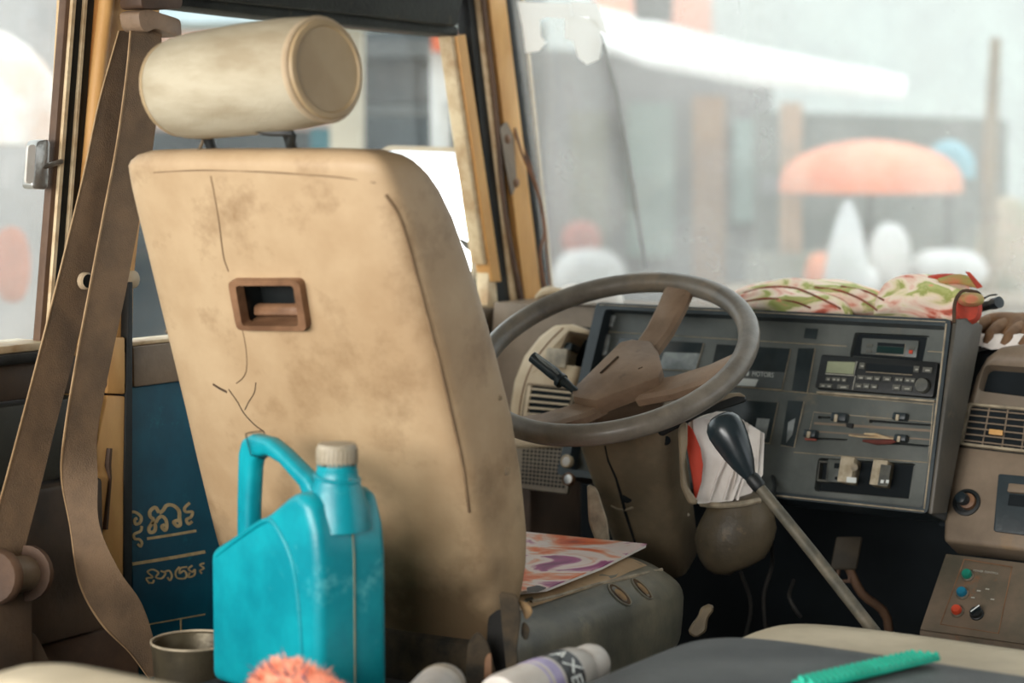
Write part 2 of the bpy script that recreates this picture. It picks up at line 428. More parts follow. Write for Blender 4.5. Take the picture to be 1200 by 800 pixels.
# lower side panels behind the door, top to bottom as seen behind the belts
SILLZ = wx(0, 410).z
box('side_panel', (XW - 0.05, -1.6, SILLZ - 0.075), (XW + 0.012, 2.185, SILLZ - 0.02), PANELBR, wl, 0.006)
box('side_panel', (XW - 0.05, -1.6, SILLZ - 0.20), (XW + 0.02, 2.10, SILLZ - 0.08), PANELGR, wl, 0.006)
box('side_panel', (XW - 0.05, -1.6, SILLZ - 0.44), (XW + 0.035, 2.10, SILLZ - 0.205), PANELBR, wl, 0.008)
box('side_panel', (XW - 0.05, -1.6, 0.0), (XW + 0.02, 2.185, SILLZ - 0.445), BROWN, wl, 0.006)
box('side_panel_recess', (XW - 0.05, 2.10, SILLZ - 0.44), (XW + 0.002, 2.185, SILLZ - 0.08), VOID, wl, 0)
box('window_ledge', (XW - 0.06, -1.6, SILLZ - 0.02), (XW + 0.03, 2.03, SILLZ - 0.004), RUBBER, wl, 0.004)
box('ledge_strip', (XW - 0.06, -1.6, SILLZ - 0.004), (XW + 0.022, 2.02, SILLZ + 0.008), PALE, wl, 0.003)
box('roof_rail', (XW - 0.06, -1.6, 1.44), (XW + 0.02, 3.22, 1.60), HEADERM, wl, 0.004)
# pillar between the side window and the driver's door
pb = thing('trim_1', (XW, 2.12, 0), kind='structure')
wall_strip('pillar_skin', [(98, -85), (192, -85), (182, 100), (156, 330), (150, 800), (104, 800), (108, 560), (70, 400), (84, 200)], XW - 0.05, 0.05, GOLD, pb)
wall_strip('window_gasket', [(84, -85), (92, -85), (55, 405), (46, 405)], XW - 0.012, 0.016, BROWN, pb, 0.003)
wall_strip('window_gasket', [(92, -85), (96, -85), (59, 405), (55, 405)], XW - 0.012, 0.022, PALE, pb)
wall_strip('window_gasket', [(96, -85), (106, -85), (70, 405), (59, 405)], XW - 0.012, 0.014, RUBBER, pb)
wall_strip('window_gasket', [(106, -85), (109, -85), (73, 405), (70, 405)], XW - 0.012, 0.020, PALE, pb)
wall_strip('window_gasket', [(109, -85), (117, -85), (80, 405), (73, 405)], XW - 0.012, 0.014, RUBBER, pb)
tube('pillar_tube', [wx(129, -40, XW + 0.005), wx(110, 130, XW + 0.005), wx(86, 405, XW + 0.005)], 0.013, GOLD, pb, 10, False, 5)
wall_strip('door_seal', [(151, 330), (156, 330), (155, 800), (146, 800), (146, 560)], XW - 0.005, 0.02, RUBBER, pb, 0.002)
wall_strip('pillar_cover', [(128, 395), (147, 395), (147, 462), (126, 461)], XW, 0.014, GOLD, pb, 0.003)
wall_strip('pillar_cover', [(126, 463), (147, 464), (145, 690), (108, 690), (110, 540)], XW, 0.012, GOLD, pb, 0.003)
tube('rust_streak', [wx(128, 525, XW + 0.013), wx(126, 545, XW + 0.013), wx(129, 560, XW + 0.013), wx(126, 590, XW + 0.013), wx(123, 620, XW + 0.013)], [0.005, 0.006, 0.003, 0.004, 0.005], BROWN, pb, 6)
lathe('pillar_bolt', [(0.014, 0), (0.014, 0.012), (0.011, 0.014)], wx(150, 327, XW), XI, CREAM, pb, 14)

# rear side window
w1 = thing('window_1', (XW, 1.9, SILLZ), kind='structure')
prism('pane', [V((XW - 0.03, 0.75, SILLZ)), wx(52, 405, XW - 0.03), wx(90, -75, XW - 0.03), V((XW - 0.03, 0.75, wx(90, -75).z))], XI, 0.004, GLASSR, w1)
lt = prism('latch', roundpoly(pxpoly(lambda a, b: onX(a, b, XW - 0.01), [(31, 165), (47, 163), (44, 222), (25, 221)]), 0.008, 3), XI, 0.022, CHROME, w1, 0.003)
tube('latch_arm', [onX(48, 197, XW + 0.008), onX(60, 193, XW + 0.012), onX(72, 189, XW + 0.012)], 0.004, CHROME, lt, 8)
prism('latch_face', roundpoly(pxpoly(lambda a, b: onX(a, b, XW + 0.0125), [(31, 170), (40, 169), (37, 215), (28, 215)]), 0.006, 3), XI, 0.004, WHITEPL, lt)

# roof rail above the driver's window
hd = thing('trim_2', (XW, 2.8, 1.38), kind='structure')
wall_strip('roof_rail', [(186, -90), (560, -90), (537, 31), (430, 18), (300, 5), (186, -8)], XW - 0.06, 0.09, HEADERM, hd, 0.006)
wall_strip('roof_rail_lip', [(186, -8), (300, 5), (430, 18), (537, 31), (538, 42), (430, 31), (300, 18), (186, 4)], XW - 0.06, 0.07, HEADERM, hd, 0.004)
wall_strip('drip_strip', [(186, 4), (300, 18), (430, 31), (538, 42), (538, 44), (430, 33.5), (300, 20), (186, 6)], XW - 0.05, 0.03, BROWN, hd)

# driver's door
dr = thing('door_1', (XW, 2.8, 0.05), kind='structure')
dz = wx(170, 452).z; dy0 = wx(155, 500).y
box('door_shell', (XW - 0.06, dy0, 0.05), (XW - 0.005, 3.30, dz), BLUE, dr, 0.004)
box('door_capping', (XW - 0.05, dy0, dz), (XW + 0.006, 3.30, wx(170, 404).z), DASHBR, dr, 0.006)
box('door_window_strip', (XW - 0.05, dy0, wx(170, 404).z), (XW + 0.0, 3.28, wx(170, 399).z), PALE, dr, 0.003)
# hand-painted lettering and ruled lines on the blue panel
def c7(x, y): return (150 + x / 6.67, 580 + y / 6.67)
def stroke(pts, wpx, parent=dr, name='painted_letter'):
    Cn = catmull([V((a, b, 0)) for a, b in pts], 5); Lp = []; Rp = []
    for i, c in enumerate(Cn):
        t = (Cn[min(i + 1, len(Cn) - 1)] - Cn[max(i - 1, 0)]).normalized(); s = V((-t.y, t.x, 0)) * (wpx / 2)
        q = c7(c.x + s.x, c.y + s.y); p = c7(c.x - s.x, c.y - s.y); Lp.append(wx(*q, XW - 0.005)); Rp.append(wx(*p, XW - 0.005))
    k = len(Lp); up = V((0.0012, 0, 0)); vs = [p + up for p in Lp] + [p + up for p in Rp] + Lp + Rp
    fs = [[i, i + 1, k + i + 1, k + i] for i in range(k - 1)] + [[i, i + 1, 2 * k + i + 1, 2 * k + i] for i in range(k - 1)] + [[k + i, k + i + 1, 3 * k + i + 1, 3 * k + i] for i in range(k - 1)]
    return mk(name, vs, fs, LETTER, parent)


stroke([(20, 130), (60, 135), (100, 170), (90, 215), (55, 225), (50, 190), (70, 180)], 22)
stroke([(105, 240), (95, 280), (45, 305), (50, 340), (85, 345), (105, 370), (95, 400), (70, 380)], 20)
stroke([(240, 135), (210, 95), (170, 125), (170, 165), (195, 190), (180, 225), (160, 260), (170, 290), (205, 280), (210, 235), (185, 210)], 26)
stroke([(240, 140), (270, 120), (300, 80), (350, 80), (395, 120), (400, 180), (405, 230), (380, 240), (355, 210), (390, 195)], 26)
stroke([(215, 215), (235, 180), (265, 165), (295, 195), (300, 250), (285, 275), (262, 245), (285, 230)], 24)
stroke([(480, 60), (440, 100), (450, 130), (500, 130), (490, 170), (455, 190), (470, 225), (500, 205)], 20)
stroke([(145, 340), (330, 312), (530, 278)], 20, name='ruled_line')
stroke([(30, 538), (300, 495), (600, 442)], 24, name='ruled_line')
stroke([(165, 690), (140, 650), (190, 640), (150, 600), (190, 580), (235, 605), (215, 640), (260, 650), (290, 610), (250, 590)], 13)
stroke([(150, 680), (190, 685), (200, 660)], 12)
stroke([(280, 600), (320, 590), (340, 630), (325, 665), (305, 640)], 13)
stroke([(400, 560), (370, 600), (380, 645), (440, 650), (455, 620), (435, 590), (400, 610), (410, 570), (460, 560)], 13)
stroke([(500, 550), (470, 575), (500, 600), (520, 580), (515, 625), (470, 640), (480, 605)], 13)
stroke([(595, 530), (560, 545), (590, 570), (560, 590), (575, 612)], 12)
for a, b in (((160, 1010), (600, 930)), ((160, 1140), (600, 1060)), ((410, 965), (412, 1090))): stroke([a, ((a[0] + b[0]) / 2, (a[1] + b[1]) / 2), b], 10, name='ruled_line')

# driver's door window
w2 = thing('window_2', (XW, 2.8, wx(170, 399).z), kind='structure')
prism('pane', [V((XW - 0.03, dy0, wx(170, 401).z)), V((XW - 0.03, 3.30, wx(170, 401).z)), V((XW - 0.03, 3.18, 1.40)), V((XW - 0.03, dy0, 1.40))], XI, 0.004, GLASSS, w2)

# front pillar
pa = thing('trim_3', (XW, 3.3, 0.7), kind='structure')
def ps(name, tl, tr, br, bl, x, th, m): return wall_strip(name, [tl, tr, br, bl], x, th, m, pa, 0.002)
ps('window_channel', (528, 42), (533, 42), (572, 310), (566, 310), XW - 0.03, 0.03, PALE)
ps('window_channel', (533, 42), (540, 42), (582, 380), (573, 310), XW - 0.03, 0.02, RUBBER)
ps('window_channel', (536, 42), (546, 40), (588, 330), (577, 330), XW - 0.03, 0.036, GOLD)
ps('window_channel', (573, 310), (583, 318), (590, 392), (570, 392), XW - 0.03, 0.03, PALE)
ps('door_rubber', (540, -85), (551, -85), (607, 390), (588, 390), XW - 0.03, 0.032, RUBBER)
ps('door_rubber', (551, -85), (555, -85), (612, 390), (607, 390), XW - 0.03, 0.042, PALE)
ps('door_rubber', (555, -85), (564, -85), (620, 390), (612, 390), XW - 0.03, 0.035, RUBBER)
ps('pillar_cover', (564, -85), (583, -85), (641, 390), (620, 390), XW - 0.03, 0.05, GOLD)
tube('cover_edge', [wx(564, -20, XW + 0.018), wx(580, 120, XW + 0.018), wx(592, 250, XW + 0.018), wx(617, 380, XW + 0.018)], 0.005, BROWN, pa, 8, False, 5)
ps('screen_rubber', (583, -85), (604, -85), (652, 390), (641, 390), XW - 0.03, 0.035, RUBBER)
ps('screen_rubber', (604, -85), (607, -85), (655, 390), (652, 390), XW - 0.03, 0.04, PALE)
for a, b in ((594, 163), (604, 214)):
    lathe('screw', [(0.009, 0), (0.009, 0.004), (0.005, 0.006)], wx(a, b, XW + 0.02), XI, RUST, pa, 10)
prism('bracket', roundpoly(pxpoly(lambda a, b: wx(a, b, XW + 0.018), [(584, 150), (592, 142), (600, 160), (604, 215), (598, 230), (590, 190)]), 0.006, 3), XI, 0.004, DASHBR, pa)
tube('loose_wire', [wx(603, 150, XW + 0.02), wx(612, 180, XW + 0.03), wx(630, 225, XW + 0.03), wx(638, 270, XW + 0.025), wx(633, 300, XW + 0.03), wx(641, 350, XW + 0.02)], 0.0028, WIRE, pa, 6, False, 6)
tube('loose_wire', [wx(604, 150, XW + 0.015), wx(622, 195, XW + 0.02), wx(637, 250, XW + 0.02), wx(641, 300, XW + 0.02), wx(646, 350, XW + 0.015)], 0.0022, WIRE, pa, 6, False, 6)

# windscreen: a raked plane across the front
wa = onX(606, 0, XW + 0.02); wb = onX(653, 385, XW + 0.02)
def wsy(z): return wa.y + (wb.y - wa.y) * (z - wa.z) / (wb.z - wa.z)
w3 = thing('window_3', (-0.9, wsy(0.84), 0.82), kind='structure')
WSN = V((0, -(wa.z - wb.z), wa.y - wb.y)).normalized()
if WSN.y > 0: WSN = -WSN
prism('pane', [V((XW, wsy(0.80), 0.80)), V((0.36, wsy(0.80), 0.80)), V((0.36, wsy(1.62), 1.62)), V((XW, wsy(1.62), 1.62))], -WSN, 0.006, GLASSW, w3)
def ws(px, py, off=0.0): return onP(px, py, wa + WSN * off, WSN)
for poly in ([(606, 2), (668, 4), (672, 22), (640, 20), (633, 24), (634, 42), (640, 50), (632, 60), (616, 62), (612, 30)],
             [(662, 22), (674, 18), (700, 24), (706, 50), (702, 70), (688, 76), (678, 68), (672, 48), (662, 44)],
             [(668, 2), (700, 4), (712, 40), (702, 36), (690, 20), (672, 18)]):
    prism('torn_sticker', pxpoly(lambda a, b: ws(a, b, 0.002), poly), WSN, 0.0008, STICK, w3)
wip = thing('windscreen_wiper', ws(757, 312, -0.03), 'black wiper arm slanting up the outside of the dusty windscreen', 'wiper')
tube('arm', [ws(757, 315, -0.03), ws(748, 262, -0.035), ws(735, 180, -0.035), ws(722, 105, -0.03)], [0.006, 0.006, 0.005, 0.004], RUBBER, wip, 8)
tube('blade', [ws(746, 245, -0.016), ws(722, 105, -0.016), ws(703, 40, -0.016)], [0.006, 0.006, 0.004], RUBBER, wip, 8)

# outside mirror seen through the driver's window
mi = thing('side_mirror', V((XW - 0.3, 3.3, 0.9)), 'white framed outside mirror beyond the open driver window', 'mirror')
mp0 = V((-2.46, 3.30, 1.1)); mn = V((0.30, -0.93, 0.10)).normalized()
mq = roundpoly(pxpoly(lambda a, b: onP(a, b, mp0, mn), [(445, 170), (552, 173), (556, 330), (452, 330)]), 0.03, 5)
prism('housing', [p - mn * 0.012 for p in mq], -mn, 0.03, CREAM, mi, 0.006)
ring('rim', mq, inset_poly(mq, 0.011), -mn, 0.012, CREAM, mi)
prism('mirror_glass', [p - mn * 0.006 for p in inset_poly(mq, 0.010)], -mn, 0.004, MIRR, mi)
tube('arm', [sum(mq, V()) / len(mq) - mn * 0.03, V((-2.36, 3.33, 0.95)), V((XW - 0.03, 3.31, 0.90))], 0.011, RUBBER, mi, 8)

# ================================================================== outside, beyond the glass
GZ = -0.70
def omat(n, c, c2=None, s=1.5): return mat(n, c, c2, s, 0.85, bump=0.0)
tag(box('street_ground', (-60, -30, GZ - 0.1), (40, 60, GZ), omat('dusty_road', (170, 158, 142), (150, 138, 122)), None, 0), kind='structure')
def outbox(name, pts, d, depth, m, label=None, cat=None, parent=None, ground=False):
    """block whose front outline is given in pixels at distance d, running back by depth; ground=True stands it on the street"""
    P = [atD(a, b, d) for a, b in pts]
    if ground:
        zm = sum(p.z for p in P) / len(P)
        P = [V((p.x, p.y, GZ if p.z < zm else p.z)) for p in P]
    o = prism(name, P, V((CF.x, CF.y, 0)).normalized(), depth, m, parent)
    if label: tag(o, label, cat)
    return o


# facing buildings ahead of the windscreen
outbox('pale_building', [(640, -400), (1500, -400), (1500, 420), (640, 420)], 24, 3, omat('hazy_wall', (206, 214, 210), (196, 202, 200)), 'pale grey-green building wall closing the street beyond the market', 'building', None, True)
sh = thing('market_shophouse', atD(760, 420, 17), 'grey shophouse with brown door standing behind the white awning', 'building')
outbox('wall', [(610, 55), (905, 75), (905, 420), (610, 420)], 17, 1.5, omat('mauve_wall', (120, 116, 118), (96, 96, 98)), parent=sh, ground=True)
outbox('door', [(812, 112), (850, 112), (850, 420), (812, 420)], 16.9, 0.08, omat('door_brown', (158, 118, 84), (134, 92, 66)), parent=sh, ground=True)
outbox('shutter', [(668, 130), (712, 130), (712, 330), (668, 330)], 16.9, 0.08, omat('olive_shutter', (108, 106, 88)), parent=sh)
outbox('shutter', [(735, 120), (790, 120), (790, 300), (735, 300)], 16.9, 0.08, omat('mint_shutter', (132, 150, 142)), parent=sh)
outbox('wall_sign', [(860, 140), (905, 142), (905, 260), (860, 260)], 16.9, 0.08, omat('aqua_board', (150, 172, 166)), parent=sh)
sk = thing('market_stall', atD(1010, 420, 15), 'dim market stall under a grey beam beyond the orange umbrella', 'stall')
outbox('back_board', [(890, 130), (1180, 140), (1180, 420), (890, 420)], 15.6, 0.4, omat('stall_dim', (116, 118, 114), (92, 98, 94)), parent=sk, ground=True)
outbox('beam', [(895, 205), (1050, 206), (1050, 228), (895, 228)], 14.5, 0.2, omat('grey_beam', (142, 142, 146)), parent=sk)
outbox('counter', [(890, 300), (1060, 300), (1060, 420), (890, 420)], 14.6, 0.8, omat('counter_grey', (140, 138, 128)), parent=sk, ground=True)
outbox('post', [(918, 120), (940, 120), (940, 420), (918, 420)], 15, 0.2, omat('peach_post', (206, 168, 140)), parent=sk, ground=True)

def awning(name, px, d, th, m, label):
    P = [atD(a, b, d + dd) for (a, b, dd) in px]; n = V((0, 0, 1))
    return tag(prism(name, P, n, th, m), label, 'awning')


awning('shop_awning', [(672, 8, 4.5), (760, 30, 2.5), (880, 62, 0.5), (1062, 98, 0), (1060, 116, -0.4), (880, 100, -0.4), (760, 78, -0.4), (700, 55, -0.4)], 14, 0.05, omat('awning_white', (246, 244, 240), (236, 234, 230)), 'long white awning sloping down along the shopfronts ahead')
awning('shop_awning', [(690, -40, 1), (830, -40, 1), (835, 48, 0), (700, 20, 0)], 20, 0.06, omat('awning_peach', (226, 158, 132), (206, 140, 116)), 'small peach coloured awning above the white one')
outbox('hung_sign', [(740, -40), (790, -40), (788, 26), (745, 22)], 13, 0.1, omat('sign_dark', (70, 70, 74)), 'dark sign board hanging before the peach awning', 'sign')  # board in one even dark grey


def umbrella(name, px, py, wpx, hpx, d, m, label, group=None, polepx=420, ribs=8, sub=None):
    """market umbrella: shallow domed canopy with ribs on a pole that stands on the street"""
    c = atD(px, py, d); R = wpx / 2 / FPX * d; H = hpx / FPX * d
    t = thing(name, (c.x, c.y, GZ), label, 'umbrella', group)
    prof = [(R * math.sin(a), H * math.cos(a)) for a in [math.pi / 2 * (1 - i / 7) for i in range(8)]]; prof[-1] = (0.01, H)
    lathe('canopy', [(R * 1.0, -0.06), (R * 1.0, -0.05)] + prof, c, (0, 0, 1), m, t, 16)
    tube('pole', [V((c.x, c.y, GZ)), V((c.x, c.y, c.z + H * 0.97))], 0.02, RUBBER, t, 8)
    return t


ORANGEU = omat('umbrella_orange', (236, 134, 96), (244, 172, 142), 2.5)
umbrella('street_umbrella', 1020, 214, 212, 50, 12, ORANGEU, 'orange market umbrella over a stall beyond the windscreen')
umbrella('street_umbrella', 1112, 198, 60, 34, 13.5, omat('umbrella_blue', (150, 200, 214)), 'small pale blue umbrella behind the orange one')
fold = thing('folded_parasol', (atD(992, 380, 9.6).x, atD(992, 380, 9.6).y, GZ), 'closed white parasol standing upright beyond the windscreen', 'umbrella')
pc = atD(992, 325, 9.6)
lathe('canopy', [(0.03, -0.35), (0.10, -0.25), (0.12, -0.05), (0.09, 0.15), (0.05, 0.30), (0.015, 0.38)], pc, (0, 0, 1), omat('parasol_white', (212, 212, 212)), fold, 14)
tube('pole', [V((pc.x, pc.y, GZ)), V((pc.x, pc.y, pc.z + 0.40))], 0.015, RUBBER, fold, 8)
def sack(name, px, py, wpx, hpx, d, m, label, cat, seed, rest=None, parent=None):
    c = atD(px, py, d); rh = hpx / 2 / FPX * d
    if rest is not None: c.z = rest + rh
    rw = wpx / 2 / FPX * d; rh = hpx / 2 / FPX * d; rings = []
    for i in range(9):
        a = -math.pi / 2 + math.pi * i / 8; rr = max(0.02, math.cos(a)) ** 0.7
        rings.append([V((c.x + rw * rr * math.cos(b) * (1 + 0.2 * noise.noise(V((math.cos(b), i * 0.3, seed)))), c.y + rw * rr * math.sin(b), c.z + rh * math.sin(a))) for b in [2 * math.pi * j / 16 for j in range(16)]])
    o = loft(name, rings, m, parent, True)
    return o if parent else tag(o, label, cat)


# stall table carrying bundles, standing on the street
tb = thing('stall_table', (atD(1030, 420, 11.5).x, atD(1030, 420, 11.5).y, GZ), 'low stall table carrying white and orange bundles', 'table')
tz = atD(1030, 348, 11).z
tc_ = atD(1030, 348, 11.3)
box('table_top', (tc_.x - 1.1, tc_.y - 0.4, tz - 0.04), (tc_.x + 1.5, tc_.y + 0.6, tz), omat('table_wood', (160, 140, 116)), tb, 0)
for a in (-1.05, 1.45):
    for b in (-0.35, 0.55): box('leg', (tc_.x + a - 0.03, tc_.y + b - 0.03, GZ), (tc_.x + a + 0.03, tc_.y + b + 0.03, tz - 0.04), omat('table_wood', (160, 140, 116)), tb, 0)
WB = omat('bundle_white', (222, 220, 218)); OB = omat('bundle_orange', (226, 140, 108))
sack('cloth_bundle', 1042, 305, 46, 84, 11.2, WB, 'tall white cloth bundle on the stall table', 'bundle', 1, tz + 0.002)
sack('cloth_bundle', 1012, 330, 40, 36, 11.0, WB, 'small white cloth bundle beside the tall one', 'bundle', 2, tz + 0.002)
sack('cloth_bundle', 1110, 322, 96, 52, 11.3, WB, 'wide white cloth bundle at the end of the stall table', 'bundle', 3, tz + 0.002)
sack('cloth_bundle', 962, 322, 40, 52, 11.0, OB, 'orange cloth bundle on the stall table', 'bundle', 4, tz + 0.002)
sack('hung_bundle', 682, 282, 46, 46, 16.7, omat('bundle_red', (190, 96, 82)), None, None, 5, None, sh)
sack('hung_bundle', 690, 330, 90, 80, 16.6, WB, None, None, 6, None, sh)
sack('roadside_bush', 1178, 290, 70, 120, 13, omat('bush_tan', (196, 168, 144), (150, 150, 126), 4), 'tan dusty bush at the foot of the thin pole', 'bush', 7)
pole = tube('utility_pole', [V((atD(1158, 420, 12).x, atD(1158, 420, 12).y, GZ)), atD(1160, 180, 12), atD(1167, 45, 12)], [0.06, 0.05, 0.035], omat('pole_brown', (150, 134, 112)), None, 8)
tag(pole, 'thin brown wooden pole standing right of the orange umbrella', 'pole')

# shops along the left, seen through the driver's window
ls = thing('left_shop', atD(330, 420, 9), 'dark open shopfront with a cream column beyond the driver window', 'building')
outbox('back_wall', [(120, -60), (640, -60), (640, 420), (120, 420)], 11, 0.5, omat('shop_dark', (38, 50, 56), (26, 36, 42)), parent=ls, ground=True)
outbox('column', [(386, -40), (421, -40), (421, 420), (386, 420)], 9, 0.3, omat('cream_column', (198, 186, 164)), parent=ls, ground=True)
outbox('fascia', [(120, 26), (300, 34), (300, 58), (120, 50)], 9.4, 0.3, omat('fascia_rust', (150, 86, 66), (180, 140, 118), 3), parent=ls)
outbox('shelf', [(421, 46), (506, 46), (506, 66), (421, 66)], 9.8, 0.5, omat('shelf_grey', (92, 94, 94)), parent=ls)
outbox('shelf', [(421, 122), (506, 122), (506, 134), (421, 134)], 9.8, 0.5, omat('shelf_grey', (92, 94, 94)), parent=ls)
outbox('goods', [(421, 72), (505, 72), (505, 120), (421, 120)], 10, 0.3, omat('goods_dim', (64, 64, 64), (84, 80, 78), 6), parent=ls)
outbox('wall_panel', [(176, 50), (386, 50), (386, 152), (176, 152)], 10.5, 0.3, omat('panel_rose', (176, 150, 138)), parent=ls)
outbox('crate', [(364, 150), (388, 150), (388, 190), (364, 190)], 9.2, 0.4, omat('crate_teal', (14, 120, 136)), parent=ls)
outbox('canopy_edge', [(120, 2), (640, 2), (640, 26), (120, 26)], 8.6, 0.6, omat('canopy_sky', (206, 224, 230)), parent=ls)
lp = thing('sign_post', (atD(516, 420, 8.6).x, atD(516, 420, 8.6).y, GZ), 'pale upright post with an orange board at its head', 'post')
outbox('post', [(504, 55), (527, 55), (527, 420), (504, 420)], 8.6, 0.09, omat('post_pale', (196, 194, 190)), parent=lp, ground=True)
outbox('brace', [(520, 120), (548, 98), (552, 112), (524, 138)], 8.6, 0.05, omat('post_pale', (196, 194, 190)), parent=lp)
outbox('board', [(506, 38), (548, 40), (548, 62), (506, 60)], 8.5, 0.05, omat('board_orange', (228, 110, 72)), parent=lp)
umbrella('street_umbrella', -40, 150, 236, 122, 7.0, omat('umbrella_white', (244, 240, 234), (238, 206, 188), 5), 'big white umbrella outside the rear side window', None)
outbox('far_wall', [(-140, -60), (92, -60), (92, 420), (-140, 420)], 13, 0.6, omat('far_rose', (196, 190, 188), (170, 168, 168), 2), 'pale pinkish wall behind the big white umbrella', 'building', None, True)
sack('cloth_bundle', 14, 310, 44, 90, 7.4, omat('bundle_rose', (222, 150, 128)), 'rosy cloth bundle hung beneath the big white umbrella', 'bundle', 8)
# ================================================================== driver's seat
SX = -1.688
def yb(z): return 1.885 + (1.12 - z) * 0.345
seat = thing('driver_seat', (SX, 2.35, 0.0), 'worn beige vinyl driver seat with round bolster headrest and torn cushion', 'seat')
def seat_ring(z, hw, t, dyb=0.0, k=56):
    out = []; y0 = yb(z) + dyb
    for j in range(k):
        a = 2 * math.pi * j / k; ca, sa = math.cos(a), math.sin(a)
        ex = 7.0 if sa < 0 else 3.6
        x = math.copysign(abs(ca) ** (2 / ex), ca); y = math.copysign(abs(sa) ** (2 / ex), sa)
        bul = 0.010 * (1 - x * x) if sa < 0 else 0.0
        out.append(V((SX + hw * x, y0 + t / 2 + t / 2 * y - bul, z)))
    return out


prof = [(0.47, 0.222, 0.07), (0.50, 0.232, 0.095), (0.54, 0.239, 0.125), (0.58, 0.243, 0.150), (0.62, 0.244, 0.168), (0.70, 0.243, 0.188), (0.78, 0.240, 0.200), (0.86, 0.237, 0.197), (0.94, 0.234, 0.190), (1.00, 0.231, 0.180), (1.05, 0.229, 0.168), (1.085, 0.226, 0.152), (1.105, 0.222, 0.138), (1.115, 0.219, 0.126)]
rings = [seat_ring(z, hw, t) for z, hw, t in prof]
rings += [seat_ring(1.1225, 0.214, 0.114, 0.004), seat_ring(1.130, 0.203, 0.096, 0.011), seat_ring(1.136, 0.180, 0.070, 0.022), seat_ring(1.138, 0.12, 0.03, 0.040)]


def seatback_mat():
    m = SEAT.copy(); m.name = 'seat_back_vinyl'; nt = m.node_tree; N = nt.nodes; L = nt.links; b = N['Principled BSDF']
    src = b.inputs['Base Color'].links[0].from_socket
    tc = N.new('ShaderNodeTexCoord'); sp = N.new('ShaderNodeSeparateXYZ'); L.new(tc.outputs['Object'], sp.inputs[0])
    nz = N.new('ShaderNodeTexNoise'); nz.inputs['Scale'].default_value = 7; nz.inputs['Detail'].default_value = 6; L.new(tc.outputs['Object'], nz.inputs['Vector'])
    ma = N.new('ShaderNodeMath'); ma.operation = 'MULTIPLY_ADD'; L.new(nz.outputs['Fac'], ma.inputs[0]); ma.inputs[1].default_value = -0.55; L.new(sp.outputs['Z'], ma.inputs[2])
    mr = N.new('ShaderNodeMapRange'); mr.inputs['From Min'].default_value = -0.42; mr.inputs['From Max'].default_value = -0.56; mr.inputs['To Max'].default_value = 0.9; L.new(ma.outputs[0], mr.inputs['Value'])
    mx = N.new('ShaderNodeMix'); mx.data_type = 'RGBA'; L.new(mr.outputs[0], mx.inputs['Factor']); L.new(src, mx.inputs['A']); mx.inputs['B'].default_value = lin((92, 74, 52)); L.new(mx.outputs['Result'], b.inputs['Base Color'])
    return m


back = loft('backrest', rings, seatback_mat(), seat)
tree0 = bvh(back)
hp = [hit(tree0, a, b) for a, b in ((273, 325), (357, 325), (366, 384), (284, 383))]
hn = (hp[1] - hp[0]).cross(hp[3] - hp[0]).normalized()
if hn.y > 0: hn = -hn
hc_ = sum(hp, V()) / 4
hpf = [p - hn * (p - hc_).dot(hn) for p in hp]
cut = prism('cutter', [p + hn * 0.02 for p in inset_poly(hpf, 0.006)], -hn, 0.065, BLK)
boolean_cut(back, cut)
back.data.polygons.foreach_set('use_smooth', [True] * len(back.data.polygons)); back.data.set_sharp_from_angle(angle=math.radians(38))
hr_o = roundpoly(hpf, 0.010, 3); hr_i = roundpoly(inset_poly(hpf, 0.0135), 0.006, 3)
hb = ring('grab_handle_bezel', [p - hn * 0.004 for p in hr_o], [p - hn * 0.004 for p in hr_i], hn, 0.016, RUST, seat)
prism('handle_recess', [p - hn * 0.040 for p in inset_poly(hpf, 0.005)], -hn, 0.003, BLK, hb)
for i in range(4):
    a = inset_poly(hpf, 0.0068)[i]; b = inset_poly(hpf, 0.0068)[(i + 1) % 4]
    prism('recess_side', [a, b, b - hn * 0.04, a - hn * 0.04], (hc_ - (a + b) / 2).normalized(), 0.002, RUST if i == 2 else BLK, hb)
e1, e2 = (hpf[3] * 0.68 + hpf[0] * 0.32), (hpf[2] * 0.68 + hpf[1] * 0.32)
obox('grab_bar', (e1 + e2) / 2 - hn * 0.022 + V((0, 0, -0.006)), (e2 - e1) * 0.42, hn * 0.006, V((0, 0, 0.007)), RUST, hb, 0.003)
# seams and tears in the vinyl
CR_ = mat('dark_seam', (136, 112, 84), (112, 90, 66), 30, 0.8, bump=0)
TEAR = mat('dark_tear', (84, 64, 46), (58, 46, 36), 30, 0.9, bump=0)
def seam(pts, r, m=CR_, nm='seam', off=0.0):
    P = hits(tree0, pts, off)
    if len(P) > 1: tube(nm, P, r, m, back, 6, False, 4)
seam([(247, 206), (252, 232), (257, 262), (262, 300), (268, 318)], 0.0012)
seam([(284, 386), (287, 400), (289, 416), (289, 432), (285, 442), (277, 449)], 0.0009)
seam([(452, 228), (466, 250), (478, 285), (490, 330), (503, 380), (516, 430), (530, 490), (542, 545), (550, 600)], 0.0022)
seam([(150, 204), (180, 202), (215, 200), (250, 199.5), (300, 201), (350, 204), (400, 208), (440, 214)], 0.0010)
seam([(250, 450), (258, 455), (266, 459)], 0.0020, TEAR, 'tear')
seam([(268, 456), (278, 470), (286, 484), (298, 497), (310, 506)], 0.0011, TEAR, 'tear')
seam([(287, 480), (292, 470), (298, 460), (300, 448)], 0.0008, TEAR, 'tear')
for a, b, r in ((190, 446, .004), (585, 466, .004), (592, 552, .006), (196, 388, .003)):
    p = hit(tree0, a, b, 0.0003)
    if p: lathe('scuff', [(r, 0), (r * 0.6, 0.0008)], p, -ray(a, b), SEATDK, back, 8)

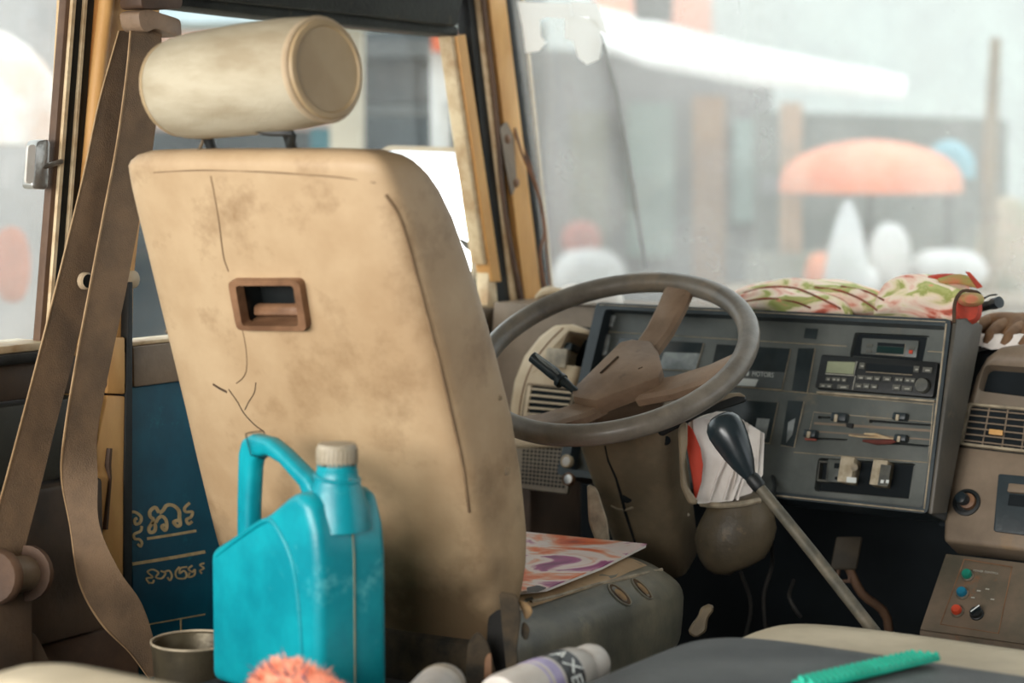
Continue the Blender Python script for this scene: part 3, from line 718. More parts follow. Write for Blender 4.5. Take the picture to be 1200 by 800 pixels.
HAX = V((1, 0, 0.075)).normalized(); HO = V((SX + 0.013, 1.884, 1.2235))
head = lathe('headrest', [(0.001, -0.131), (0.034, -0.130), (0.050, -0.127), (0.060, -0.118), (0.0655, -0.104), (0.0685, -0.075), (0.0700, 0.0), (0.0690, 0.08), (0.0665, 0.112), (0.0635, 0.124)], HO, HAX, PILLOW, seat, 40, 1.14, (0, 1, 0))
lathe('end_cap', [(0.0605, 0.122), (0.0625, 0.127), (0.0600, 0.133), (0.054, 0.134), (0.052, 0.131), (0.02, 0.130), (0.001, 0.130)], HO, HAX, CAPV, head, 40, 1.14, (0, 1, 0))
lathe('end_piping', [(0.062, 0.121), (0.0655, 0.122), (0.0662, 0.126), (0.064, 0.129), (0.062, 0.129)], HO, HAX, CREAM, head, 40, 1.14, (0, 1, 0))
lathe('end_piping', [(0.0590, -0.120), (0.0625, -0.1175), (0.0625, -0.1145), (0.0600, -0.114)], HO, HAX, CAPV, head, 40, 1.14, (0, 1, 0))
for dx in (-0.075, 0.062):
    tube('post', [V((SX + dx, 1.925, 1.10)), V((SX + dx, 1.915, 1.135)), V((SX + dx, 1.895, 1.175))], 0.007, BLK, head, 10)
    lathe('post_collar', [(0.018, 0), (0.016, 0.006), (0.010, 0.009)], (SX + dx, 1.922, 1.128), (0, -0.1, 1), RUST, head, 12)
tube('strap_knot', [V((SX - 0.095, 1.915, 1.172)), V((SX - 0.082, 1.905, 1.15)), V((SX - 0.085, 1.893, 1.125)), V((SX - 0.084, 1.886, 1.10))], 0.0022, SEATDK, head, 6, False, 4)
tube('strap_knot', [V((SX + 0.03, 1.86, 1.168)), V((SX + 0.052, 1.875, 1.158)), V((SX + 0.08, 1.89, 1.156)), V((SX + 0.07, 1.90, 1.142))], 0.005, BLK, head, 6, False, 4)

# seat cushion
def cring(y, hw, zt, zb, k=48):
    out = []; c = (zt + zb) / 2; h = (zt - zb) / 2
    for j in range(k):
        a = 2 * math.pi * j / k; ca, sa = math.cos(a), math.sin(a)
        x = math.copysign(abs(ca) ** (2 / 5.0), ca); z = math.copysign(abs(sa) ** (2 / 4.0), sa)
        p = V((SX + hw * x, y, c + h * z + (0.008 * (1 - x * x) if sa > 0 else 0)))
        q = noise.noise(p * 14) * 0.005 + noise.noise(p * 5) * 0.006
        out.append(p + V((q if ca > 0 else -q, 0, q)))
    return out


cush = loft('cushion', [cring(2.13, .235, .47, .36), cring(2.145, .25, .495, .34), cring(2.20, .254, .50, .335), cring(2.30, .255, .502, .33), cring(2.42, .254, .506, .33), cring(2.52, .252, .508, .335), cring(2.58, .248, .506, .34), cring(2.62, .24, .498, .35), cring(2.645, .225, .478, .37), cring(2.655, .20, .45, .40)], CUSH, seat)
treeC = bvh(cush)
ctop = tube('cushion_piping', [p for p in hits(treeC, [(622, 706), (650, 700), (680, 691), (705, 684), (740, 676), (775, 668), (805, 661)], 0.001)], 0.003, EDGE, cush, 6, False, 3)
gn = 14; gv_ = []; gf = []
for i in range(gn + 1):
    for j in range(gn + 1):
        u = -0.96 + 1.92 * i / gn; v = -1 + 2 * j / gn
        px_ = SX + 0.212 * u * (1 - 0.04 * v ** 4); py_ = 2.36 + 0.235 * v * (1 - 0.05 * u ** 4)
        h_ = treeC.ray_cast(V((px_, py_, 0.9)), V((0, 0, -1)))[0]
        gv_.append((h_ if h_ else V((px_, py_, 0.49))) + V((0, 0, 0.0012)))
for i in range(gn):
    for j in range(gn): gf.append([i * (gn + 1) + j, i * (gn + 1) + j + 1, (i + 1) * (gn + 1) + j + 1, (i + 1) * (gn + 1) + j])
mk('cushion_top_panel', gv_, gf, SEAT, cush, True)
FOAM = mat('exposed_foam', (150, 122, 86), (104, 84, 60), 20, 0.9)
for cx, cy, a, b, an in ((726, 697, 17, 6, 0.75), (752, 690, 16, 4.5, 0.8)):
    P = []
    for j in range(14):
        t = 2 * math.pi * j / 14; u = a * math.cos(t); v = b * math.sin(t)
        q = hit(treeC, cx + u * math.cos(an) - v * math.sin(an), cy + u * math.sin(an) + v * math.cos(an), 0.0015)
        if q: P.append(q)
    c = sum(P, V()) / len(P)
    t_ = mk('tear', P + [c], [[i, (i + 1) % len(P), len(P)] for i in range(len(P))], TEAR, cush, True)
    tube('tear_lip', P, 0.0013, CUSH, t_, 6, True)
    mk('foam', [c + (p - c) * 0.55 + V((0.002, -0.001, 0.0)) for p in P] + [c + V((0.003, -0.002, 0.001))], [[i, (i + 1) % len(P), len(P)] for i in range(len(P))], FOAM, t_, True)
# rotting lower corner and recliner bracket
box('rear_skirt', (SX - 0.215, 2.085, 0.18), (SX + 0.215, 2.13, 0.485), RAG, seat, 0.012)
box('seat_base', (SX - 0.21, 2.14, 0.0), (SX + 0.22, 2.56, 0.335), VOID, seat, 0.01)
def flap(name, pts, d, m, th=0.004):
    return prism(name, roundpoly([atD(a, b, d) for a, b in pts], 0.006, 2), -CF, th, m, seat, 0.0015, 1)
flap('hanging_cover_rag', [(584, 692), (606, 696), (611, 722), (606, 760), (609, 800), (596, 812), (592, 770), (588, 730)], 2.52, RAG, 0.003)
flap('hanging_cover_rag', [(548, 752), (560, 738), (572, 752), (582, 790), (580, 815), (545, 815)], 2.53, RAG, 0.003)
flap('hanging_cover_rag', [(568, 770), (576, 762), (577, 815), (567, 815)], 2.51, RUST, 0.002)
flap('hanging_cover_rag', [(606, 702), (618, 705), (626, 716), (616, 728), (612, 716)], 2.53, FOAM, 0.002)
flap('hanging_cover_rag', [(612, 726), (622, 735), (618, 752), (610, 745)], 2.53, RAG, 0.002)
flap('recliner_bracket', [(572, 722), (586, 712), (600, 716), (604, 760), (590, 806), (566, 806), (570, 760)], 2.57, mat('recliner_black', (30, 28, 24), (20, 20, 18), 20, 0.8), 0.004)

# magazine lying on the cushion
mz = 0.517
mpts = [onZ(598, 622, mz), onZ(758, 638, mz + 0.004), onZ(706, 664, mz + 0.003), onZ(640, 690, mz), onZ(572, 698, mz)]
mg = thing('magazine', (sum(mpts, V()) / 5) - V((0, 0, 0.004)), 'glossy pink and orange magazine lying on the driver seat cushion', 'magazine')
prism('cover', mpts, V((0, 0, 1)), 0.0015, MAG, mg)
prism('pages', [p - V((0, 0, 0.004)) for p in scale_poly(mpts, 0.99)], V((0, 0, 1)), 0.0038, PAPER, mg)
prism('picture_blot', [p + V((0, 0, 0.0017)) for p in roundpoly(pxpoly(lambda a, b: onZ(a, b, mz), [(617, 690), (630, 687), (641, 690), (630, 695), (618, 695)]), 0.004, 2)], V((0, 0, 1)), 0.0004, INK, mg)

# ================================================================== seat belt
sb = thing('seat_belt', (XW + 0.03, 2.1, 0.1), 'brown seat belt hanging from a loop on the ochre pillar', 'seat belt')
def bw(px, py, x, hpx, ang=0.0, tw=0.0):
    """belt station: centre and half-width vector (hpx pixels wide, ang tilts it in the wall, tw turns it out of the wall)"""
    c = onX(px, py, x); e = onX(px + hpx * math.cos(ang), py + hpx * math.sin(ang), x) - c
    L_ = e.length; e = (e.normalized() * math.cos(tw) + XI * math.sin(tw)) * L_
    return c, e
s1 = [bw(152, 36, XW + 0.05, 13), bw(131, 120, XW + 0.055, 15, 0.1), bw(115, 200, XW + 0.06, 16, 0.12), bw(93, 300, XW + 0.06, 18, 0.15), bw(70, 400, XW + 0.06, 20, 0.18), bw(44, 500, XW + 0.065, 20, 0.2), bw(18, 600, XW + 0.07, 21, 0.2), bw(-10, 700, XW + 0.07, 22, 0.2)]
a1 = ribbon('strap', s1, 0, 0.0009, BELT, sb)
ribbon('strap_edge', [(c - e * 1.0 + XI * 0.0008, e * 0.03) for c, e in s1], 0, 0.0012, BELTEDGE, a1)
s2 = [bw(171, 36, XW + 0.075, 18), bw(168, 90, XW + 0.08, 20, 0.03), bw(158, 170, XW + 0.08, 21, 0.05), bw(143, 250, XW + 0.085, 21, 0.1), bw(126, 340, XW + 0.09, 21, 0.1), bw(110, 420, XW + 0.095, 20, 0.1), bw(95, 505, XW + 0.10, 19, 0.05), bw(93, 560, XW + 0.10, 16, 0, 0.5), bw(99, 615, XW + 0.10, 13, -0.2, 0.9), bw(116, 675, XW + 0.10, 20, -0.6, 0.6), bw(142, 718, XW + 0.10, 23, -0.65, 0.3), bw(166, 758, XW + 0.095, 14, -0.5, 0.2), bw(180, 792, XW + 0.09, 6, -0.5, 0.2)]
a2 = ribbon('strap', s2, 0, 0.0009, BELT, sb)
ribbon('strap_edge', [(c - e * 1.0 + XI * 0.0008, e * 0.04) for c, e in s2], 0, 0.0012, BELTEDGE, a2)
lp_ = thing_ = prism('loop_cover', roundpoly(pxpoly(lambda a, b: onX(a, b, XW + 0.04), [(140, -40), (190, -40), (189, 12), (140, 12)]), 0.01, 3), XI, 0.045, BROWN, sb, 0.006)
prism('loop_guide', roundpoly(pxpoly(lambda a, b: onX(a, b, XW + 0.055), [(139, 15), (152, 12), (190, 24), (191, 46), (160, 34), (150, 40), (142, 34)]), 0.008, 3), XI, 0.04, WHEELB, sb, 0.005)
lathe('strap_stud', [(0.013, 0), (0.013, 0.007), (0.010, 0.009), (0.009, 0.007)], onX(98, 329, XW + 0.064), XI, CREAM, sb, 16)
lathe('stud_centre', [(0.010, 0), (0.010, 0.0095)], onX(98, 329, XW + 0.064), XI, BLK, sb, 14)
rl = thing('belt_reel', onX(25, 720, XW + 0.06), 'old bronze belt reel with pale drum on the side panel', 'belt reel')
ro = onX(-8, 676, XW + 0.10); rax = (onX(60, 668, XW + 0.06) - ro).normalized()
lathe('drum', [(0.026, 0.0), (0.026, 0.10)], ro, rax, DASHBR, rl, 20)
lathe('flange', [(0.030, 0.08), (0.040, 0.082), (0.040, 0.092), (0.034, 0.098)], ro, rax, BROWN, rl, 20)
lathe('flange', [(0.036, -0.002), (0.040, 0.004), (0.040, 0.014), (0.030, 0.018)], ro, rax, BROWN, rl, 20)
box('mount_plate', ro + V((-0.04, -0.05, -0.16)), ro + V((-0.02, 0.09, 0.0)), PANELBR, rl, 0.006)
prism('mount_foot', roundpoly(pxpoly(lambda a, b: onX(a, b, XW + 0.045), [(-20, 745), (30, 735), (58, 790), (60, 830), (-20, 830)]), 0.02, 4), XI, 0.02, PANELBR, rl, 0.005)

# ================================================================== bench and clutter behind the seat
bn = thing('engine_cover', (-1.45, 1.6, 0), 'brown boxed engine cover behind the driver seat', 'engine cover')
box('cover_box', (-1.72, 1.15, 0.0), (-1.215, 1.985, 0.445), PANELBR, bn, 0.012)
box('cover_mat', (-1.715, 1.155, 0.445), (-1.22, 1.98, 0.455), VOID, bn, 0.004)
wbx = thing('wheel_box', (-1.92, 1.6, 0), 'low dark wheel box between the side panel and the engine cover', 'wheel box')
box('box_shell', (-2.06, 1.0, 0.0), (-1.725, 2.02, 0.36), FLOORM, wbx, 0.01)

jw = V((0.970, -0.242, 0)); jn = V((0.242, 0.970, 0)); jk = V((-1.479, 1.779, 0.456)); jT = 0.108; jW = 0.236
jug = thing('oil_jug', jk - jw * 0.118 + jn * 0.054, 'turquoise plastic oil jug with side handle and grey screw cap', 'jug')
def jp(s, h, q=0.0):
    return jk + jw * (s - jW) + jn * (jT / 2 + q) + V((0, 0, h))
def jext(name, outline, t0, m, r, seg=3, parent=jug):
    return prism(name, [jp(s, h, -t0 / 2) for s, h in outline], jn, t0, m, parent, r, seg)
JH = 0.02
body = jext('body', [(0, 0), (jW, 0), (jW, 0.17 + JH), (jW - 0.005, 0.205 + JH), (jW - 0.018, 0.242 + JH), (jW - 0.045, 0.250 + JH), (jW - 0.068, 0.238 + JH), (0.13, 0.214 + JH), (0.0, 0.150 + JH)], jT, JUG, 0.017, 4)
ho = [(0.0, 0.140), (0.002, 0.21), (0.006, 0.272), (0.014, 0.291), (0.034, 0.299), (0.07, 0.297), (0.10, 0.286), (0.158, 0.258), (0.176, 0.240), (0.180, 0.205),
      (0.146, 0.205), (0.148, 0.230), (0.138, 0.244), (0.095, 0.268), (0.066, 0.275), (0.046, 0.272), (0.036, 0.258), (0.030, 0.205), (0.028, 0.150)]
ho = [(a, b + JH) for a, b in ho]
k_ = len(ho)
hh = jext('handle', ho, 0.026, JUG, 0.008, 3)
nk = lathe('neck', [(0.042, 0.20), (0.038, 0.228), (0.029, 0.254), (0.0255, 0.266), (0.0255, 0.272), (0.0245, 0.273), (0.0245, 0.282)], jp(jW - .032, JH), (0, 0, 1), JUG, jug, 28)
cp = lathe('cap', [(0.0235, 0.276), (0.0245, 0.278), (0.0245, 0.300), (0.0225, 0.304), (0.012, 0.3045)], jp(jW - .032, JH), (0, 0, 1), CAPM, jug, 28)
for j in range(28):
    a = 2 * math.pi * j / 28; dv = V((math.cos(a), math.sin(a), 0)); tv = V((-math.sin(a), math.cos(a), 0))
    obox('cap_rib', jp(jW - .032, 0.289 + JH) + dv * 0.0245, dv * 0.0009, tv * 0.001, V((0, 0, 0.009)), CAPM, cp)
tube('mould_seam', [jp(jW + .0008, 0.01), jp(jW + .0008, 0.10), jp(jW + .0008, 0.17 + JH), jp(jW - .003, 0.205 + JH), jp(jW - .0065, 0.245 + JH), jp(jW - .0065, 0.264 + JH)], 0.0013, JUGSEAM, jug, 6)
tube('shoulder_ridge', [jp(0.018, 0.146 + JH, -0.0525), jp(0.07, 0.176 + JH, -0.053), jp(0.130, 0.206 + JH, -0.053), jp(0.160, 0.195 + JH, -0.0535), jp(0.188, 0.155 + JH, -0.0535), jp(0.202, 0.09, -0.0535), jp(0.204, 0.01, -0.0535)], 0.0035, JUG, jug, 8, False, 5)
tube('handle_wire', [jp(0.034, 0.300 + JH, -0.017), jp(0.046, 0.274 + JH, -0.0175), jp(0.050, 0.268 + JH, 0.0), jp(0.046, 0.274 + JH, 0.0175), jp(0.034, 0.301 + JH, 0.01), jp(0.034, 0.301 + JH, -0.01), jp(0.034, 0.300 + JH, -0.017)], 0.0009, BLK, jug, 5)
tube('neck_ring', [jp(jW - .032, JH) + V((0.027 * math.cos(t), 0.027 * math.sin(t), 0.2625 - 0.004 * math.cos(t))) for t in [2 * math.pi * j / 28 for j in range(28)]], 0.0028, JUG, jug, 8, True)

bw_ = thing('tin_bowl', (-1.795, 1.90, 0.361), 'small dark tin bowl half hidden behind the turquoise jug', 'bowl')
lathe('bowl', [(0.040, 0), (0.048, 0.006), (0.056, 0.112), (0.0575, 0.121), (0.054, 0.119), (0.046, 0.072), (0.028, 0.068)], (-1.795, 1.90, 0.361), (0, 0, 1), mat('dark_tin', (92, 84, 66), (70, 64, 52), 14, 0.4, metal=0.5), bw_, 28)
tube('rim', [V((-1.795 + 0.0565 * math.cos(t), 1.90 + 0.0565 * math.sin(t), 0.483)) for t in [2 * math.pi * j / 36 for j in range(36)]], 0.0018, EDGE, bw_, 6, True)
lathe('contents', [(0.0490, 0.085), (0.050, 0.090), (0.02, 0.094)], (-1.795, 1.90, 0.361), (0, 0, 1), mat('dried_mud', (128, 98, 68), (100, 76, 54), 16, 0.9), bw_, 20)

# beige cushion at the rim of the bench
cz_ = 0.456
def pad_ring(y, s, c=V((-1.40, 0, 0))):
    out = []
    for j in range(40):
        a = math.pi * j / 39; ca = math.cos(a); sa = math.sin(a)
        out.append(V((c.x - 0.20 * math.copysign(abs(ca) ** 0.45, ca) * s, y, cz_ + 0.150 * (0.55 + 0.45 * s) * sa ** 0.42 if sa > 1e-4 else cz_)))
    return out
cu = loft('bench_cushion', [pad_ring(1.30, 0.90), pad_ring(1.305, 0.96), pad_ring(1.325, 1.0), pad_ring(1.38, 1.0), pad_ring(1.40, 0.96), pad_ring(1.405, 0.90)], BEIGEPAD)
tag(cu, 'beige vinyl cushion with rounded top standing on the engine cover', 'cushion')

# orange fluffy duster
fd = thing('fluffy_duster', (-1.365, 1.60, 0.456), 'orange fluffy duster with lilac strands lying before the turquoise jug', 'duster')
fc = V((-1.360, 1.615, 0.528)); fa = V((0.11, -0.006, -0.012))
lathe('core', [(0.012, -0.075), (0.032, -0.06), (0.040, -0.03), (0.038, 0.0), (0.032, 0.05), (0.02, 0.10), (0.006, 0.13)], fc, fa, STRAND, fd, 16)
def strands(name, n, m, sel, ln, seed):
    rnd = random.Random(seed); vs = []; fs = []; ax = fa.normalized(); u = ax.orthogonal().normalized(); v = ax.cross(u)
    while len(fs) < n:
        h = rnd.uniform(-0.075, 0.12); r = 0.040 * (1 - max(0, h + 0.01) / 0.16) * (1 if h > -0.045 else max(0.2, (h + 0.085) / 0.04)); t = rnd.uniform(0, 2 * math.pi)
        dv = u * math.cos(t) + v * math.sin(t); p = fc + ax * h + dv * r * 0.9
        if not sel(h, t): continue
        d = (dv + ax * rnd.uniform(-0.6, 0.6) + V((rnd.gauss(0, .3), rnd.gauss(0, .3), rnd.gauss(0, .3)))).normalized() * rnd.uniform(0.5, 1) * ln
        s = d.orthogonal().normalized() * 0.0011; i = len(vs); b = p + d * 0.6 + V((rnd.gauss(0, .002), rnd.gauss(0, .002), 0)); e = b + d * 0.5 + V((0, 0, -0.004))
        if e.z < 0.458: continue
        vs += [p - s, p + s, b + s * .8, b - s * .8, e]; fs += [[i, i + 1, i + 2, i + 3], [i + 3, i + 2, i + 4]]
    return tag(mk(name, vs, fs, m, fd), kind='stuff')
strands('fluff', 5200, STRAND, lambda h, t: True, 0.018, 1)
strands('lilac_fluff', 260, LILACF, lambda h, t: h < 0.09, 0.030, 2)
tube('duster_handle', [fc + fa.normalized() * 0.12, V((-1.235, 1.60, 0.4630)) + V((0, 0, .01))], 0.006, WHITEPL, fd, 8)

# white plastic bottles lying on the engine cover
def bottle(o, ax, name, label, prof, band, letters, m=WHITEPL):
    ax = V(ax).normalized(); t = thing(name, o, label, 'bottle')
    b = lathe('body', prof, o, ax, m, t, 32)
    for h0, h1, r, mm in band: lathe('label_band', [(r * 0.98, h0), (r + 0.0004, h0), (r + 0.0004, h1), (r * 0.98, h1)], o, ax, mm, t, 32)
    side = ax.cross(V((0, 0, 1))).normalized()
    if letters:
        body_, h, r, size, a0, da = letters
        for i, chx in enumerate(body_):
            a = a0 + i * da; dn = V((0, 0, 1)) * math.cos(a) + side * math.sin(a); tn = ax.cross(dn) * -1
            text('print_letter', chx, V(o) + ax * h + dn * (r + 0.0006), ax.cross(dn), ax, size, PRINTW, t, 0.0002, 0.9)
    return t
bo = V((-1.272, 1.855, 0.4895)); bax = V((-0.02, 1, 0.0))
bottle(bo, bax, 'deodorant_bottle', 'white plastic bottle with black and lilac bands lying on the engine cover',
       [(0.018, 0), (0.031, 0.004), (0.033, 0.012), (0.033, 0.142), (0.0325, 0.15), (0.031, 0.17), (0.0275, 0.183), (0.0255, 0.188), (0.0262, 0.19), (0.0262, 0.216), (0.024, 0.224), (0.015, 0.228)],
       [(0.106, 0.146, 0.033, INK), (0.082, 0.100, 0.033, LILAC), (0.070, 0.074, 0.033, LILAC)], ('AXEN', 0.114, 0.033, 0.034, 0.0, 0.60))
bottle(V((-1.322, 1.765, 0.4875)), V((-0.42, 1, 0.0)), 'spray_bottle', 'small off-white bottle with fine grey print lying by the turquoise jug',
       [(0.018, 0), (0.0295, 0.004), (0.031, 0.012), (0.031, 0.10), (0.030, 0.125), (0.026, 0.142), (0.018, 0.152), (0.012, 0.156)], [(0.03, 0.09, 0.031, mat('off_white_label', (206, 200, 194), None, 9, 0.5)), (0.112, 0.118, 0.0305, EDGE)], None)

# ================================================================== middle seat with black pad and beige board
ms = thing('middle_seat', (-0.8, 2.0, 0), 'folded middle seat with grained black vinyl pad over a beige board', 'seat')
def mring(z, ins, x0=-1.205, x1=-0.20, y0=1.62, y1=2.245, ex=9):
    return superring(((x0 + x1) / 2, (y0 + y1) / 2, z), ((x1 - x0) / 2 - ins, 0, 0), (0, (y1 - y0) / 2 - ins, 0), ex, 56)
mp_ = loft('black_pad', [mring(0.44, 0.012), mring(0.45, 0.003), mring(0.48, 0.0), mring(0.500, 0.004), mring(0.512, 0.016), mring(0.519, 0.036), mring(0.523, 0.07), mring(0.525, 0.13)], BLKVINYL, ms)
loft('beige_board', [superring((-0.66, 2.24, z), (0.535 - i, 0, 0), (0, 0.215 - i, 0), 7, 56) for z, i in ((0.40, 0.01), (0.405, 0.0), (0.470, 0.0), (0.486, 0.006), (0.492, 0.02), (0.494, 0.05))], BEIGEPAD, ms)
tube('pad_piping', [p + V((0, 0, 0.002)) for p in superring((-0.7025, 1.9325, 0.5), (0.498, 0, 0), (0, 0.3085, 0), 9, 72)], 0.0035, BLKVINYL, mp_, 6, True)
box('seat_pedestal', (-1.12, 1.70, 0.0), (-0.25, 2.36, 0.44), VOID, ms, 0.01)

# mint plastic studded strip lying on the pad
st0 = onZ(940, 806, 0.5285); st1 = onZ(1090, 771, 0.5285)
su = (st1 - st0); sL = su.length; su.normalize(); sv = V((-su.y, su.x, 0)); 
cm = thing('studded_strip', (st0 + st1) / 2, 'mint green studded plastic strip lying across the black pad', 'brush')
hw_ = 0.0165
oc = (st0 + st1) / 2
out_ = [st0 - sv * hw_, st1 - sv * hw_, st1 + sv * hw_ * -0.1, st1 - su * 0.010, st1 - su * 0.014 + sv * hw_ * 0.25, st1 - su * 0.002 + sv * hw_ * 0.95, st1 - su * 0.012 + sv * hw_, st0 + sv * hw_]
out_ = [st0 - sv * hw_, st1 - sv * hw_, st1 + sv * hw_ * 0.05, st1 - su * 0.012 + sv * hw_ * 0.15, st1 - su * 0.012 + sv * hw_ * 0.5, st1 - su * 0.016 + sv * hw_, st0 + sv * hw_]
prism('strip', out_, V((0, 0, 1)), 0.006, TURQ, cm, 0.0012, 1)
vs = []; fs = []
nst = int(sL / 0.0095)
for i in range(nst):
    for j in range(4):
        p = st0 + su * (0.006 + 0.0095 * i + (0.0047 if j % 2 else 0)) + sv * (-0.0122 + 0.0081 * j) + V((0, 0, 0.006))
        if (p - st1).dot(su) > -0.012 and j > 1: continue
        if (p - st1).dot(su) > -0.003: continue
        b = len(vs)
        for h, r in ((0, 0.0040), (0.0030, 0.0034), (0.0050, 0.0014)):
            for q in range(8): vs.append(p + V((r * math.cos(q * math.pi / 4), r * math.sin(q * math.pi / 4), h)))
        for l in range(2):
            for q in range(8): fs.append([b + l * 8 + q, b + l * 8 + (q + 1) % 8, b + l * 8 + 8 + (q + 1) % 8, b + l * 8 + 8 + q])
        fs.append([b + 16 + q for q in range(8)])
tag(mk('studs', vs, fs, TURQ, cm, True), kind='stuff')
# ================================================================== dashboard
dash = thing('dashboard', (-1.4, 3.2, 0.45), 'grey and taupe dashboard with instrument panel, radio and air vents', 'dashboard')
DPT = V((0, 3.05, 0.862)); DN = V((0, -0.298, 0.098)).normalized()
DV = V((0, -0.098, -0.298)).normalized()          # down the panel
def DP(px, py, off=0.0): return onP(px, py, DPT + DN * off, DN)
def dpl(name, pts, off, th, m, parent, rad=0.0, bev=0.0):
    P = [DP(a, b, off) for a, b in pts]
    if rad: P = roundpoly(P, rad, 3)
    return prism(name, P, DN, th, m, parent, bev, 2)


# carcass behind the panels
prism('carcass', [V((XW + 0.02, 3.17, 0.846)), V((XW + 0.02, wsy(0.846) - 0.012, 0.846)), V((XW + 0.02, 3.38, 0.55)), V((XW + 0.02, 3.14, 0.60))], XI, 0.965, DASHBR, dash)
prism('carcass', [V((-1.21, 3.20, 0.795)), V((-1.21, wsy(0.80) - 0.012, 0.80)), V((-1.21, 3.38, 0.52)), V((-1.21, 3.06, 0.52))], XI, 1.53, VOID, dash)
# instrument panel
RO = [(699, 354), (1115, 374), (1087, 602), (652, 556)]; RI = [(709, 362), (1108, 382), (1080.5, 595), (664, 549)]
ro_ = roundpoly([DP(a, b) for a, b in RO], 0.010, 3); ri_ = roundpoly([DP(a, b) for a, b in RI], 0.007, 3)
ip = ring('panel_hood', ro_, ri_, -DN, 0.085, DASHDK, dash)
tube('worn_edge_highlight', [DP(1109, 379, .0004), DP(1102, 440, .0004), DP(1092, 520, .0004), DP(1083, 596, .0004)], 0.0016, EDGE, ip, 6)  # pale lines paint both worn plastic and the highlight along the rim
tube('worn_edge_highlight', [DP(1083, 599, .0004), DP(1000, 590, .0004), DP(900, 579.5, .0004), DP(830, 573, .0004)], 0.0014, EDGE, ip, 6)
tube('worn_edge_highlight', [DP(703, 357, .0004), DP(900, 366.5, .0004), DP(1108, 377, .0004)], 0.0010, EDGE, ip, 6)
PO = -0.030
face = prism('panel_face', [DP(a, b, PO) for a, b in [(700, 355), (1114, 375), (1086, 601), (654, 555)]], -DN, 0.05, DASH, dash)
def c1(x, y): return (930 + x / 6.153, 350 + y / 6.153)
def c2(x, y): return (930 + x / 6.153, 470 + y / 6.153)
def c3(x, y): return (670 + x / 4.138, 340 + y / 4.138)
def cutp(pts, dep, rad=0.003):
    boolean_cut(face, prism('cutter', roundpoly([DP(a, b, PO + 0.01) for a, b in pts], rad, 2), -DN, dep + 0.01, BLK))
bay = [c2(160, 398), c2(868, 440), c2(828, 702), c2(128, 640)]
clk = [c1(425, 230), c1(970, 255), c1(930, 450), c1(385, 408)]
cutp(bay, 0.022, 0.006); cutp(clk, 0.013, 0.005)
slots = [[(160, 97), (340, 108), (336, 128), (158, 118)], [(530, 122), (998, 158), (994, 180), (526, 146)], [(110, 250), (372, 262), (369, 282), (108, 270)], [(560, 270), (968, 308), (964, 330), (556, 294)]]
for s in slots: cutp([c2(*q) for q in s], 0.014, 0.001)
face.data.materials.clear(); face.data.materials.append(DASH)
for poly in face.data.polygons: poly.material_index = 0
prism('bay_floor', [DP(a, b, PO - 0.021) for a, b in bay], -DN, 0.001, VOID, dash)
for s in slots: prism('slot_floor', [DP(*c2(*q), PO - 0.0135) for q in s], -DN, 0.0005, VOID, dash)
# joints between the panel sections
for a, b in ((c3(155, 200), c1(384, 342)), (c1(968, 378), c1(1088, 386)), ((700, 438), (1094, 474)), (c2(0, 368), c2(970, 442))):
    tube('panel_joint', [DP(*a, PO), DP((a[0] + b[0]) / 2, (a[1] + b[1]) / 2, PO), DP(*b, PO)], 0.0009, EDGE, dash, 5)
tube('panel_joint', [DP(*c2(1010, 0), PO), DP(*c2(940, 780), PO)], 0.0010, EDGE, dash, 5)
# gauge windows
def pane(pts, m=CLUSTGL, frame=True, nm='gauge_window'):
    o = dpl(nm, pts, PO, 0.0012, m, dash)
    if frame: tube('window_edge', [DP(*pts[1], PO + 0.0016), DP(*pts[2], PO + 0.0016), DP(*pts[3], PO + 0.0016)], 0.0009, EDGE, o, 5)
    return o
g1 = pane([c3(235, 232), c3(640, 256), c3(602, 392), c3(180, 372)])
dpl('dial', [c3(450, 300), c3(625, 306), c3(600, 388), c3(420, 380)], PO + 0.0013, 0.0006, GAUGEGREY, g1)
g2 = pane([c3(705, 262), c3(1062, 284), c3(1018, 482), c3(660, 456)])
dpl('dial', [c3(720, 380), c3(1035, 398), c3(1015, 476), c3(690, 456)], PO + 0.0013, 0.0006, mat('dial_dark_grey', (92, 98, 98), (76, 82, 82), 14, 0.3, bump=0), g2)
mo = DP(*c3(872, 416), PO + 0.0022)
text('printed_word', 'MOTORS', mo, DP(*c3(1000, 424), PO + .0022) - mo, -DV, 0.0125, PRINTW, g2, 0.0002, 0.82)
dpl('printed_stroke', [c3(850, 400), c3(862, 392), c3(858, 412), c3(846, 418)], PO + 0.002, 0.0004, PRINTW, g2)
dpl('printed_patch', [c3(800, 424), c3(905, 432), c3(890, 466), c3(770, 460)], PO + 0.002, 0.0004, PRINTW, g2)
g3 = pane([c3(640, 520), c3(1000, 545), c3(960, 742), c3(590, 715)])
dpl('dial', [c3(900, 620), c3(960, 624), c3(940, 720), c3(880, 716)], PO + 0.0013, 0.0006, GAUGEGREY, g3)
g4 = pane([c3(1100, 281), c3(1180, 283), c3(1142, 496), c3(1068, 490)])
g5 = pane([c3(1050, 534), c3(1126, 540), c3(1078, 762), c3(1014, 752)])
dpl('glass_reflection', [c3(1050, 640), c3(1085, 620), c3(1070, 700), c3(1040, 740)], PO + 0.0013, 0.0005, GAUGEGREY, g5)  # grey patch painted as a reflection on the gauge glass
pane([c3(1135, 184), c3(1196, 188), c3(1186, 238), c3(1126, 232)], CLUSTGL, False, 'switch_blank')
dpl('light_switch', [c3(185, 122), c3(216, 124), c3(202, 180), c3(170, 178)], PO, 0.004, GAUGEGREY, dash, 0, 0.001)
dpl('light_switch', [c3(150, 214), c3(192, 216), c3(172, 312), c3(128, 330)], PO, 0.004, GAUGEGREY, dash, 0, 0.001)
dpl('hood_rust', [c3(120, 100), c3(150, 105), c3(120, 240), c3(95, 260)], PO + 0.0005, 0.002, RUST, dash)
